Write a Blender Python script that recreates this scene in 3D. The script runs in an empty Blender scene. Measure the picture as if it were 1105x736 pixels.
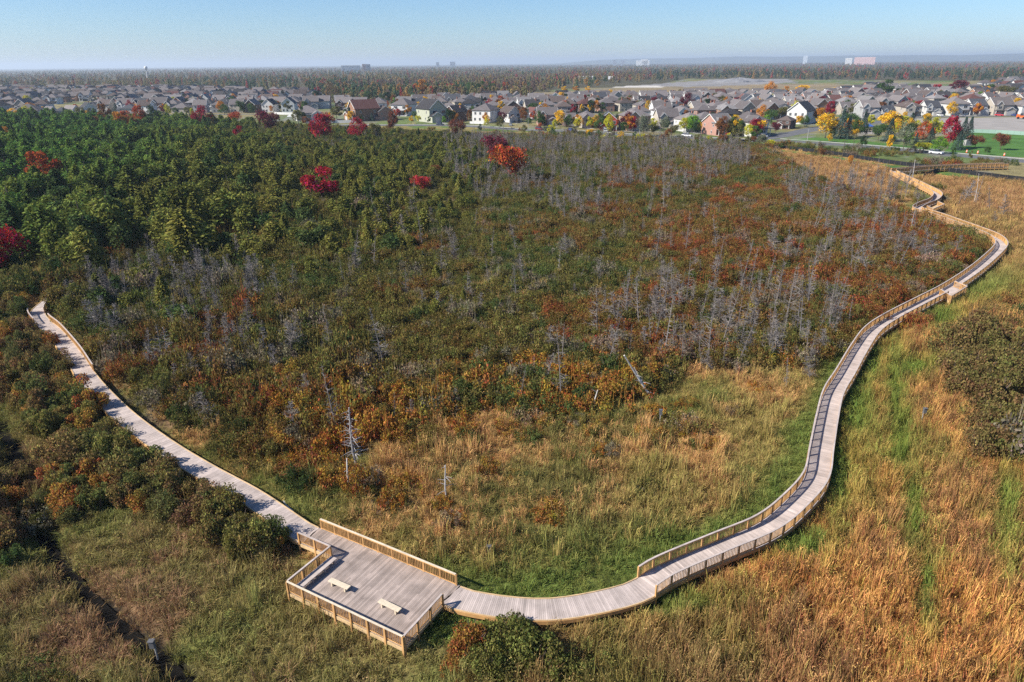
import bpy, math, random
import numpy as np
from mathutils import Matrix, Vector

rng = np.random.default_rng(7)
random.seed(7)
scene = bpy.context.scene
COL = scene.collection

# ------------------------------------------------------------------ camera, sky, sun, exposure
CAM_H = 38.0
FPX = 737.0
PITCH = math.atan(300 / 737)
ROLL = math.radians(-0.55)
F_ = np.array([0, math.cos(PITCH), -math.sin(PITCH)])
R0 = np.array([1.0, 0, 0]); U0 = np.array([0, math.sin(PITCH), math.cos(PITCH)])
R_ = R0 * math.cos(ROLL) + U0 * math.sin(ROLL)
U_ = U0 * math.cos(ROLL) - R0 * math.sin(ROLL)
cam = bpy.data.cameras.new("camera")
cam.sensor_width = 36; cam.lens = 36 * FPX / 1105
cam.clip_start = 0.5; cam.clip_end = 60000
camo = bpy.data.objects.new("camera", cam)
m = Matrix.Identity(4)
for i in range(3):
    m[i][0], m[i][1], m[i][2] = R_[i], U_[i], -F_[i]
m[2][3] = CAM_H
camo.matrix_world = m
COL.objects.link(camo); scene.camera = camo

SUN_EL = math.radians(38)
SH = np.array([1.93, 0.59]); SH /= np.linalg.norm(SH)          # direction in which shadows fall
sun_dir = Vector((-SH[0] * math.cos(SUN_EL), -SH[1] * math.cos(SUN_EL), math.sin(SUN_EL)))
w = bpy.data.worlds.new("World"); scene.world = w; w.use_nodes = True
nt = w.node_tree; nt.nodes.clear()
sky = nt.nodes.new("ShaderNodeTexSky"); sky.sky_type = 'NISHITA'; sky.sun_disc = False
sky.sun_elevation = SUN_EL; sky.sun_rotation = math.atan2(sun_dir.x, sun_dir.y)
sky.air_density = 1.0; sky.dust_density = 0.25; sky.ozone_density = 10.0
bg = nt.nodes.new("ShaderNodeBackground"); bg.inputs[1].default_value = 0.070
out = nt.nodes.new("ShaderNodeOutputWorld")
nt.links.new(sky.outputs[0], bg.inputs[0]); nt.links.new(bg.outputs[0], out.inputs[0])
sl = bpy.data.lights.new("sun", 'SUN'); sl.energy = 4.3; sl.angle = math.radians(0.5); sl.color = (1.0, 0.94, 0.84)
so = bpy.data.objects.new("sun", sl); so.rotation_euler = sun_dir.to_track_quat('Z', 'Y').to_euler()
so.location = (-50, -20, 80); COL.objects.link(so)
scene.view_settings.view_transform = 'Standard'; scene.view_settings.look = 'None'
scene.view_settings.exposure = 1.08; scene.view_settings.gamma = 1.0
scene.view_settings.use_curve_mapping = False
scene.cycles.max_bounces = 4; scene.cycles.diffuse_bounces = 2; scene.cycles.glossy_bounces = 1
scene.cycles.transmission_bounces = 2; scene.cycles.volume_bounces = 0; scene.cycles.transparent_max_bounces = 4
scene.cycles.use_denoising = False

# ------------------------------------------------------------------ measuring helpers
def pix(x, y, z=0.0):
    d = F_ + (x - 552.5) / FPX * R_ + (368 - y) / FPX * U_
    t = (z - CAM_H) / d[2]
    return np.array([0, 0, CAM_H]) + t * d
def proj(P):
    v = np.asarray(P, float) - np.array([0, 0, CAM_H])
    d = v @ F_
    ok = d > 1.0
    d = np.where(ok, d, 1.0)
    x = 552.5 + FPX * (v @ R_) / d; y = 368 - FPX * (v @ U_) / d
    return np.where(ok, x, -9e5), np.where(ok, y, 9e5), d
def g2p(x, y):
    return proj(np.stack([x, y, np.zeros_like(x)], -1))
def inpoly(px, py, poly):
    r = np.zeros(px.shape, bool); n = len(poly)
    for i in range(n):
        x0, y0 = poly[i]; x1, y1 = poly[(i + 1) % n]
        if y0 == y1: continue
        c = ((y0 > py) != (y1 > py)) & (px < (x1 - x0) * (py - y0) / (y1 - y0) + x0)
        r ^= c
    return r
def segdist(x, y, pts):
    best = np.full(x.shape, 1e9)
    for a, b in zip(pts[:-1], pts[1:]):
        dx, dy = b[0] - a[0], b[1] - a[1]; L = dx * dx + dy * dy + 1e-12
        t = np.clip(((x - a[0]) * dx + (y - a[1]) * dy) / L, 0, 1)
        best = np.minimum(best, np.hypot(x - a[0] - t * dx, y - a[1] - t * dy))
    return best
_P = rng.random((256, 256))
def vnoise(x, y, s=1.0, o=0):
    x = x / s + o * 17.3; y = y / s + o * 31.7
    xi = np.floor(x).astype(int); yi = np.floor(y).astype(int)
    fx = x - xi; fy = y - yi; fx = fx * fx * (3 - 2 * fx); fy = fy * fy * (3 - 2 * fy)
    g = lambda a, b: _P[a & 255, b & 255]
    return (g(xi, yi) * (1 - fx) + g(xi + 1, yi) * fx) * (1 - fy) + (g(xi, yi + 1) * (1 - fx) + g(xi + 1, yi + 1) * fx) * fy
def fbm(x, y, s, o=0, k=3):
    r = 0; a = 0.5; t = 0
    for i in range(k):
        r = r + a * vnoise(x, y, s / 2 ** i, o + i); t += a; a *= .5
    return r / t
def mix(a, b, t):
    a = np.asarray(a, float); b = np.asarray(b, float); t = np.asarray(t)[..., None]
    return a * (1 - t) + b * t
def sstep(a, b, x):
    t = np.clip((x - a) / (b - a), 0, 1); return t * t * (3 - 2 * t)
def catmull(P, n=8):
    P = [np.asarray(p, float) for p in P]; o = []
    Q = [2 * P[0] - P[1]] + P + [2 * P[-1] - P[-2]]
    for i in range(1, len(Q) - 2):
        a, b, c, d = Q[i - 1:i + 3]
        for k in range(n):
            t = k / n
            o.append(.5 * ((2 * b) + (c - a) * t + (2 * a - 5 * b + 4 * c - d) * t * t + (3 * b - a - 3 * c + d) * t ** 3))
    o.append(P[-1]); return np.array(o)
def resample(P, step):
    s = np.r_[0, np.cumsum(np.linalg.norm(np.diff(P, axis=0), axis=1))]
    n = max(1, int(round(s[-1] / step))); q = np.linspace(0, s[-1], n + 1)
    return np.stack([np.interp(q, s, P[:, i]) for i in range(P.shape[1])], 1)

# ------------------------------------------------------------------ materials
MATS = {}
def newmat(name):
    mt = bpy.data.materials.new(name); mt.use_nodes = True
    n = mt.node_tree.nodes; n.clear()
    o = n.new("ShaderNodeOutputMaterial"); MATS[name] = mt
    return mt, n, mt.node_tree.links, o
def N(n, t, **kw):
    x = n.new(t)
    for k, v in kw.items(): setattr(x, k, v)
    return x
def setin(node, **kw):
    for k, v in kw.items(): node.inputs[k.replace('_', ' ')].default_value = v
def mixc(n, l, a, b, f, mode='MIX'):
    x = N(n, "ShaderNodeMix", data_type='RGBA', blend_type=mode)
    for s, v in ((0, f), (6, a), (7, b)):
        if hasattr(v, 'is_linked') or hasattr(v, 'links'): l.new(v, x.inputs[s])
        else: x.inputs[s].default_value = v
    return x.outputs[2]
def attr(n, name, kind='GEOMETRY'):
    return N(n, "ShaderNodeAttribute", attribute_name=name, attribute_type=kind)
def leafmat(name, trans=0.25, rough=0.6):
    """Leaf colour: the plant's own tint times each leaf's own lightness and hue."""
    mt, n, l, o = newmat(name)
    t = attr(n, 'tint', 'INSTANCER'); v = attr(n, 'var'); h = attr(n, 'hue')
    hs = N(n, "ShaderNodeHueSaturation")
    l.new(t.outputs['Color'], hs.inputs['Color']); l.new(v.outputs['Fac'], hs.inputs['Value']); l.new(h.outputs['Fac'], hs.inputs['Hue'])
    hs.inputs['Saturation'].default_value = 1.0
    d = N(n, "ShaderNodeBsdfDiffuse"); tr = N(n, "ShaderNodeBsdfTranslucent"); mx = N(n, "ShaderNodeMixShader")
    l.new(hs.outputs[0], d.inputs[0]); l.new(hs.outputs[0], tr.inputs[0])
    mx.inputs[0].default_value = trans
    l.new(d.outputs[0], mx.inputs[1]); l.new(tr.outputs[0], mx.inputs[2]); l.new(mx.outputs[0], o.inputs[0])
    return mt
def surf(name, col, rough=0.7, spec=0.3, noise=None, tint=None, metallic=0, var=False, bump=None):
    """Principled with optional noise mottling (scale, strength), instance tint and per-face lightness."""
    mt, n, l, o = newmat(name)
    b = N(n, "ShaderNodeBsdfPrincipled")
    b.inputs['Roughness'].default_value = rough; b.inputs['Metallic'].default_value = metallic
    b.inputs['Specular IOR Level'].default_value = spec
    if tint: c = attr(n, tint, 'INSTANCER').outputs['Color']
    else:
        rgb = N(n, "ShaderNodeRGB"); rgb.outputs[0].default_value = (*col, 1); c = rgb.outputs[0]
    if noise:
        tc = N(n, "ShaderNodeTexCoord"); nz = N(n, "ShaderNodeTexNoise")
        nz.inputs['Scale'].default_value = noise[0]; nz.inputs['Detail'].default_value = 6
        l.new(tc.outputs['Object'], nz.inputs['Vector'])
        mr = N(n, "ShaderNodeMapRange"); mr.inputs[1].default_value = .3; mr.inputs[2].default_value = .7
        mr.inputs[3].default_value = 1 - noise[1]; mr.inputs[4].default_value = 1 + noise[1]
        l.new(nz.outputs[0], mr.inputs[0])
        hs = N(n, "ShaderNodeHueSaturation"); l.new(c, hs.inputs['Color']); l.new(mr.outputs[0], hs.inputs['Value']); c = hs.outputs[0]
    if var:
        v = attr(n, 'var'); hs = N(n, "ShaderNodeHueSaturation")
        l.new(c, hs.inputs['Color']); l.new(v.outputs['Fac'], hs.inputs['Value']); c = hs.outputs[0]
    l.new(c, b.inputs['Base Color']); l.new(b.outputs[0], o.inputs[0])
    return mt
M_LEAF = leafmat('leaf', .28)
M_NEEDLE = leafmat('needle', .2)
M_BLADE = leafmat('grass_blade', .25)
M_BARK = surf('bark', (.10, .08, .065), .9, .1, (3, .35))
M_STEM = surf('stem', (.12, .09, .075), .9, .1, (3, .3))
M_SNAG = surf('bleached_wood', (.25, .235, .235), .9, .1, (2.5, .25), tint='tint', var=True)
M_PALE = surf('pale_bare_wood', (.58, .55, .51), .8, .2, (1.5, .2))
M_DECK = surf('weathered_deck_board', (.42, .352, .318), .8, .2, (.9, .18), var=True)
M_DECK2 = surf('platform_board', (.32, .26, .228), .8, .2, (.8, .26), var=True)
M_RAIL = surf('treated_lumber', (.50, .285, .115), .75, .2, (1.6, .2), var=True)
M_CAP = surf('weathered_rail_cap', (.42, .355, .32), .75, .2, (2, .15), var=True)
M_CURB = surf('new_lumber_edge', (.50, .35, .19), .75, .2, (2, .15), var=True)
M_BENCH = surf('bench_board', (.55, .47, .35), .7, .2, (4, .12), var=True)
M_WALL = surf('house_wall', (.6, .6, .6), .85, .2, (.6, .06), tint='tint')
M_ROOF = surf('roof_shingle', (.2, .17, .17), .85, .15, (1.2, .14), tint='tint2')
M_TRIM = surf('white_trim', (.60, .59, .57), .6, .3)
M_GLASS = surf('window_glass', (.03, .035, .045), .1, .5)
M_GDOOR = surf('garage_door_paint', (.44, .42, .40), .5, .3)
M_DOOR = surf('front_door_paint', (.12, .06, .05), .5, .3)
M_BRICK = surf('chimney_brick', (.30, .14, .10), .9, .2, (3, .2))
M_ASPH = surf('asphalt', (.115, .115, .12), .9, .2, (.35, .12))
M_CONC = surf('concrete', (.32, .315, .30), .85, .2, (.4, .1))
M_GRAV = surf('gravel', (.27, .25, .23), .95, .1, (.12, .15))
M_LAWN = surf('lawn', (.065, .14, .03), .95, .1, (.08, .25))
M_BLACK = surf('black_fabric', (.013, .014, .017), .8, .2, (.5, .3))
M_WHITE = surf('white_vinyl', (.58, .575, .56), .6, .3)
M_STEEL = surf('galvanised_steel', (.42, .43, .44), .45, .5, metallic=.6)
M_TYRE = surf('tyre_rubber', (.02, .02, .02), .8, .2)
M_PAINT = surf('car_paint', (.5, .5, .5), .3, .5, tint='tint')
M_ORANGE = surf('orange_plastic', (.75, .13, .02), .6, .3)
M_FAR = surf('far_building', (.6, .6, .6), .8, .2, tint='tint')
M_WATER = surf('ditch_water', (.010, .009, .008), .9, .03)

# ------------------------------------------------------------------ mesh builder
class MB:
    def __init__(s): s.v = []; s.f = []; s.m = []; s.c = []; s.h = []; s.n = 0
    def add(s, V, Fs, mi=0, var=1.0, hue=.5):
        V = np.asarray(V, float); s.v.append(V)
        k = len(Fs)
        s.f += [tuple(int(i) + s.n for i in f) for f in Fs]
        s.m += [mi] * k
        s.c += list(np.broadcast_to(var, k)); s.h += list(np.broadcast_to(hue, k)); s.n += len(V)
    def obox(s, c, ax, ay, az, hx, hy, hz, mi=0, var=1.0):
        """Box with centre c, axes and half sizes."""
        c = np.asarray(c, float); ax, ay, az = (np.asarray(a, float) for a in (ax, ay, az))
        V = [c + i * hx * ax + j * hy * ay + k * hz * az for k in (-1, 1) for j in (-1, 1) for i in (-1, 1)]
        s.add(V, [(0, 2, 3, 1), (4, 5, 7, 6), (0, 1, 5, 4), (2, 6, 7, 3), (0, 4, 6, 2), (1, 3, 7, 5)], mi, var)
    def box(s, x0, x1, y0, y1, z0, z1, mi=0, var=1.0):
        s.obox(((x0 + x1) / 2, (y0 + y1) / 2, (z0 + z1) / 2), (1, 0, 0), (0, 1, 0), (0, 0, 1), (x1 - x0) / 2, (y1 - y0) / 2, (z1 - z0) / 2, mi, var)
    def bar(s, a, b, wd, ht, mi=0, var=1.0):
        """Beam from a to b, wd wide (level), ht high."""
        a = np.asarray(a, float); b = np.asarray(b, float); d = b - a; L = np.linalg.norm(d); d /= L
        sd = np.cross(d, (0, 0, 1)); ln = np.linalg.norm(sd); sd = sd / ln if ln > 1e-6 else np.array([1., 0, 0])
        up = np.cross(sd, d); s.obox((a + b) / 2, d, sd, up, L / 2, wd / 2, ht / 2, mi, var)
    def tube(s, P, rad, k=5, mi=0, var=1.0):
        P = np.asarray(P, float); n = len(P); rad = np.broadcast_to(rad, n); V = []
        for i in range(n):
            d = P[min(i + 1, n - 1)] - P[max(i - 1, 0)]; d = d / (np.linalg.norm(d) + 1e-9)
            u = np.cross(d, (0.31, 0.95, 0.05)); u /= np.linalg.norm(u) + 1e-9; q = np.cross(d, u)
            for j in range(k):
                a = 2 * math.pi * j / k; V.append(P[i] + rad[i] * (math.cos(a) * u + math.sin(a) * q))
        Fs = [(i * k + j, i * k + (j + 1) % k, (i + 1) * k + (j + 1) % k, (i + 1) * k + j) for i in range(n - 1) for j in range(k)]
        Fs.append(tuple(range(k))[::-1]); Fs.append(tuple((n - 1) * k + j for j in range(k)))
        s.add(V, Fs, mi, var)
    def lathe(s, prof, k=16, mi=0, c=(0, 0)):
        V = [(c[0] + r * math.cos(2 * math.pi * j / k), c[1] + r * math.sin(2 * math.pi * j / k), z) for r, z in prof for j in range(k)]
        n = len(prof)
        Fs = [(i * k + j, i * k + (j + 1) % k, (i + 1) * k + (j + 1) % k, (i + 1) * k + j) for i in range(n - 1) for j in range(k)]
        s.add(V, Fs + [tuple(range(k))[::-1], tuple((n - 1) * k + j for j in range(k))], mi)
    def quads(s, C, A, B, mi, var, hue):
        """Diamond leaves: centres C, half axes A, B (each n x 3)."""
        n = len(C); V = np.empty((n * 4, 3)); V[0::4] = C - A; V[1::4] = C + B * .9 - A * .1; V[2::4] = C + A; V[3::4] = C - B * .9 - A * .1
        s.v.append(V); s.f += [(s.n + 4 * i, s.n + 4 * i + 1, s.n + 4 * i + 2, s.n + 4 * i + 3) for i in range(n)]
        s.m += [mi] * n; s.c += list(np.broadcast_to(var, n)); s.h += list(np.broadcast_to(hue, n)); s.n += 4 * n
    def mesh(s, name, mats, smooth=False):
        me = bpy.data.meshes.new(name)
        me.from_pydata(np.concatenate(s.v).tolist(), [], s.f)
        for mt in mats: me.materials.append(mt)
        if len(mats) > 1: me.polygons.foreach_set('material_index', s.m)
        a = me.attributes.new('var', 'FLOAT', 'FACE'); a.data.foreach_set('value', np.asarray(s.c, np.float32))
        a = me.attributes.new('hue', 'FLOAT', 'FACE'); a.data.foreach_set('value', np.asarray(s.h, np.float32))
        if smooth: me.polygons.foreach_set('use_smooth', [True] * len(me.polygons))
        me.update(); return me
def link(name, data, parent=None, loc=None, rot=None, scale=None):
    o = bpy.data.objects.new(name, data); COL.objects.link(o)
    if parent is not None: o.parent = parent
    if loc is not None: o.location = loc
    if rot is not None: o.rotation_euler = rot
    if scale is not None: o.scale = scale
    return o
def tag(o, label=None, cat=None, group=None, kind=None):
    if label: o['label'] = label
    if cat: o['category'] = cat
    if group: o['group'] = group
    if kind: o['kind'] = kind
    return o
def empty(name, label, cat, loc, rz=0, group=None):
    o = link(name, None, None, loc, (0, 0, rz)); o.empty_display_size = .5
    return tag(o, label, cat, group)

# ------------------------------------------------------------------ the walkway's line and the platform, measured on the ground
DZ = 0.75                                                       # deck height
UV = np.array([0.868, -0.497]); VV = np.array([0.497, 0.868]); A0 = np.array([-17.2, 41.1])
def pl(u, v, z=DZ): p = A0 + u * UV + v * VV; return np.array([p[0], p[1], z])
left_px = [(8, 286), (27, 294), (45, 301), (56, 311), (55, 322), (45, 331), (40, 339), (46, 348), (58, 358), (78, 382), (94, 407), (114, 430), (141, 455), (181, 484), (222, 509), (271, 536)]
LEFT = np.array([pix(x, y, DZ)[:2] for x, y in left_px] + [pl(-4.6, 5.82)[:2], pl(-3.4, 5.82)[:2]])
right_px = [(552, 656), (607, 656.5), (681, 641), (717, 621), (777, 595), (826, 574), (856, 550), (879, 522), (885, 491), (891, 458), (898, 430), (911, 408), (927, 380), (941, 361), (962, 346.5), (994, 329.5),
            (1023, 314), (1050, 296), (1069, 280), (1079, 269), (1078, 262.5), (1070, 256.5), (1054, 250), (1032, 242), (1010, 234), (996, 230)]
RIGHT = np.array([pl(10.9, 5.78)[:2], pl(12.0, 5.75)[:2]] + [pix(x, y, DZ)[:2] for x, y in right_px])
far_px = [(989, 227), (996, 222.5), (1008, 217.5), (1010.5, 210.5), (995, 202), (977, 193.5), (963, 186.5)]
FARW = np.array([pix(996, 230, DZ)[:2]] + [pix(x, y, DZ)[:2] for x, y in far_px])
end_px = [(963, 186.5), (980, 185.4), (995, 184), (1040, 181.8), (1086, 180.5)]
ENDW = np.array([pix(x, y, DZ)[:2] for x, y in end_px])
L_c = resample(catmull(LEFT, 6), .5); R_c = resample(catmull(RIGHT, 6), .5)
F_c = resample(catmull(FARW, 5), .5); E_c = resample(catmull(ENDW, 5), .5)
PLAT = np.array([pl(u, v)[:2] for u, v in ((-3.6, 4.6), (0, 4.6), (0, 0), (11, 0), (11, 4.6), (11, 6.95), (-3.6, 6.95))])
ALLW = [LEFT, RIGHT, FARW, ENDW]
def walkdist(x, y):
    d = np.full(x.shape, 1e9)
    for W in ALLW: d = np.minimum(d, segdist(x, y, W))
    return d
LOOK1 = [pix(*q, DZ)[:2] for q in ((1014, 318.5), (1025, 325.5), (1042, 315), (1029, 309.5))]
LOOK2 = [pix(*q, DZ)[:2] for q in ((1000, 226), (1006, 229.5), (1018, 224.5), (1011, 221))]
def onbuilt(x, y, pad):
    r = walkdist(x, y) < 1.2 + pad
    u = (x - A0[0]) * UV[0] + (y - A0[1]) * UV[1]; v = (x - A0[0]) * VV[0] + (y - A0[1]) * VV[1]
    r |= (u > -3.6 - pad) & (u < 11.1 + pad) & (v > 4.6 - pad) & (v < 6.95 + pad)
    r |= (u > -.1 - pad) & (u < 11.1 + pad) & (v > -.1 - pad) & (v < 5)
    for Q in (LOOK1, LOOK2):
        c = np.mean(Q, 0); r |= np.hypot(x - c[0], y - c[1]) < 1.9 + pad
    return r
DITCH = np.array([pix(x, y)[:2] for x, y in ((-120, 400), (-20, 440), (12, 478), (28, 520), (32, 560), (60, 600), (95, 640), (125, 668), (150, 690), (172, 706), (205, 740), (260, 800))])

# ------------------------------------------------------------------ zones, as polygons measured in the photograph
Z_EDGE = [(-2500, 140), (0, 135), (200, 133), (330, 139), (440, 139), (560, 143), (700, 151), (800, 155), (830, 158), (900, 165), (1000, 186), (1105, 197), (1300, 217), (3000, 330)]
def edge_y(px): return np.interp(px, [p[0] for p in Z_EDGE], [p[1] for p in Z_EDGE])
Z_CONIF = [(-2500, 138), (0, 135), (200, 133), (330, 141), (420, 146), (500, 151), (540, 180), (525, 215), (480, 245), (440, 275), (390, 290), (330, 285), (260, 296), (180, 288), (110, 305), (60, 300), (-100, 320), (-2500, 900)]
Z_SHRUB = [(-2500, 138), (330, 139), (500, 145), (800, 156), (850, 172), (880, 195), (940, 215), (985, 235), (1050, 258), (1062, 268), (1040, 290), (1000, 312), (940, 348), (905, 378), (860, 398), (800, 402), (750, 396), (700, 425), (660, 440), (600, 448), (540, 440),
           (470, 452), (430, 470), (380, 482), (330, 505), (290, 505), (250, 490), (200, 465), (150, 425), (110, 385), (75, 345), (65, 318), (50, 296), (-2500, 330)]
Z_FORE = [(-2500, 340), (25, 318), (36, 350), (60, 385), (100, 435), (150, 478), (210, 520), (290, 570), (318, 590), (300, 612), (250, 606), (200, 570), (150, 558), (100, 560), (60, 568), (45, 545), (20, 600), (-80, 640), (-400, 800), (-2500, 1500)]
Z_CAT = [(560, 668), (640, 668), (705, 648), (760, 625), (850, 582), (890, 530), (897, 490), (903, 450), (918, 415), (935, 385), (965, 355), (1030, 322), (1075, 292), (1092, 265), (1062, 247), (1010, 225), (1020, 212), (980, 190), (3000, 260), (6000, 2500), (500, 2500), (480, 740)]
Z_TAN = [(800, 158), (955, 180), (970, 195), (960, 210), (900, 205), (850, 190), (810, 172)]
Z_TAN2 = [(985, 190), (1105, 198), (1300, 215), (1300, 245), (1105, 232), (1040, 226), (1015, 208)]
SUBURB_NEAR = 400.0

def blob(px, py, cx, cy, rx, ry):
    return np.exp(-(((px - cx) / rx) ** 2 + ((py - cy) / ry) ** 2))
def marsh_tint(x, y, r=None):
    px, py, d = g2p(x, y)
    if r is None: r = rng.random(x.shape)
    n1 = fbm(x, y, 9, 1); n2 = fbm(x, y, 3.5, 5); n3 = fbm(x, y, 22, 9)
    brown = mix((.37, .205, .078), (.50, .315, .125), n2); olive = mix((.155, .145, .042), (.22, .19, .065), n2)
    green = mix((.10, .150, .034), (.165, .215, .050), n2)
    c = mix(olive, brown, sstep(.22, .46, n1 + (r - .5) * .4))
    gw = sstep(.50, .66, fbm(x, y, 6, 16) + (r - .5) * .15) * .5
    wd = walkdist(x, y)
    inner = ~inpoly(px, py, Z_CAT)
    left = inpoly(px, py, [(-3000, 330), (30, 330), (320, 590), (440, 700), (560, 690), (560, 3000), (-3000, 3000)])
    # grass beside the walkway stays green
    gw = np.maximum(gw, np.where(~left & (segdist(x, y, LEFT) > wd + 2), sstep(6.5, 1.6, wd + (n1 - .5) * 8) * .9, .35 * sstep(4, 1.2, wd) * sstep(.4, .6, n1)))
    gw = np.maximum(gw, sstep(4.0, .8, segdist(x, y, PLAT[[2, 3, 4]]) + (n1 - .5) * 5) * .75)
    for b in ((560, 600, 110, 30), (700, 585, 90, 30), (830, 520, 30, 60), (870, 410, 30, 35), (430, 530, 40, 25), (480, 515, 30, 15)):
        gw = np.maximum(gw, blob(px, py, *b) * (.5 * sstep(.44, .64, n1 * .5 + n2 * .5)))
    c = mix(c, green, np.clip(gw, 0, 1))
    # cattail slope
    cat = mix((.42, .205, .062), (.31, .165, .066), sstep(.3, .7, n1)); cat = mix(cat, (.49, .275, .09), (r > .72) * .8); cat = mix(cat, (.16, .095, .045), (r < .16) * .75)  # pale tufts, then dark ones with the shadow gaps between reeds painted in
    gcat = np.zeros_like(x)
    for b in ((925, 440, 22, 50), (905, 520, 14, 60), (965, 420, 13, 60), (972, 480, 16, 40), (985, 560, 12, 50), (1000, 640, 10, 50), (985, 400, 30, 14), (1060, 310, 60, 20), (1010, 345, 30, 12), (940, 390, 16, 30), (720, 655, 80, 18), (860, 590, 40, 16), (1085, 560, 12, 60)):
        gcat = np.maximum(gcat, blob(px, py, *b))
    gcat = np.clip(gcat * (.75 + 1.0 * n2), 0, 1); gcat = np.maximum(gcat, sstep(.62, .74, n3) * .5)
    cat = mix(cat, mix((.20, .215, .045), (.27, .24, .06), n1), (rng.random(x.shape) < .15 * sstep(.35, .6, n2)) * .8)
    cat = mix(cat, mix(green, (.16, .19, .035), n1), gcat)
    lowbr = sstep(620, 720, py) * sstep(1000, 850, px)
    cat = mix(cat, mix((.24, .145, .075), (.16, .14, .045), sstep(.45, .65, n1)), lowbr * .6)
    # far end of the slope turns to greyish grass
    far = sstep(340, 270, py); cat = mix(cat, mix((.20, .17, .065), (.30, .19, .08), n1), far * .7)
    c = np.where((~inner)[..., None], cat, c)
    # left foreground: olive and dull
    lf = mix(mix((.20, .175, .055), (.28, .225, .085), n2), (.27, .165, .085), sstep(.48, .64, n1 + (r - .5) * .4)); lf = mix(lf, green, sstep(.50, .66, fbm(x, y, 7, 14) + (r - .5) * .2) * .5)
    c = np.where(left[..., None], lf, c)
    tan = mix((.36, .215, .10), (.28, .17, .065), n1)
    tz = inpoly(px, py, Z_TAN) | inpoly(px, py, Z_TAN2)
    c = np.where(tz[..., None], tan, c)
    c = c * (.88 + .44 * r)[..., None]
    return c
def shrub_tint(x, y, r):
    px, py, d = g2p(x, y)
    n1 = fbm(x, y, 14, 21); n2 = fbm(x, y, 40, 25); q = rng.random(x.shape)
    olive = mix((.120, .112, .034), (.165, .140, .040), q); dk = mix((.062, .088, .028), (.095, .115, .034), q)
    red = mix((.235, .075, .026), (.205, .095, .034), q); orange = mix((.33, .145, .030), (.28, .16, .04), q); maroon = mix((.155, .065, .048), (.18, .09, .045), q)
    grey = np.array((.20, .165, .13))
    redw = .10 + .42 * sstep(520, 760, px) * sstep(150, 215, py) * sstep(420, 330, py) + .15 * sstep(300, 400, py)
    redw = redw + (n1 - .5) * 1.1
    c = mix(olive, dk, (r < .38 + (n2 - .5)) * 1.0)
    c = mix(c, red, np.clip(.5 + (redw - rng.random(x.shape)) * 1.3, 0, 1) * np.clip(redw * 2.2 + .1, 0, 1))
    ew = sstep(372, 430, py) * .5 * (px > 300) * (px < 900)
    c = mix(c, orange, (rng.random(x.shape) < ew) * 1.0)
    c = mix(c, grey, (rng.random(x.shape) < .10) * .7)
    fore = inpoly(px, py, Z_FORE)
    fc = mix(mix(olive * 1.1, maroon * 1.15, np.clip(.5 + (n1 - .52) * 3 + (r - .5) * .9, 0, 1) * .62), dk, (r < .25) * .6)
    fc = mix(fc, (.30, .13, .035), (rng.random(x.shape) < .16) * .8)
    c = np.where(fore[..., None], fc * 1.15, c)
    return c * (.85 + .35 * rng.random(x.shape))[..., None]
def conif_tint(x, y):
    px, py, d = g2p(x, y)
    q = rng.random(x.shape); n = fbm(x, y, 30, 41)
    g = mix((.072, .150, .032), (.130, .215, .042), q); o = mix((.125, .135, .032), (.195, .185, .042), q); dk = np.array((.055, .095, .034))
    t = sstep(60, 420, px + (py - 140) * 1.6) + (n - .5) * .9
    c = mix(g, o, np.clip(t, 0, 1)); c = mix(c, dk, (rng.random(x.shape) < .14) * .8)
    return c

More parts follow.
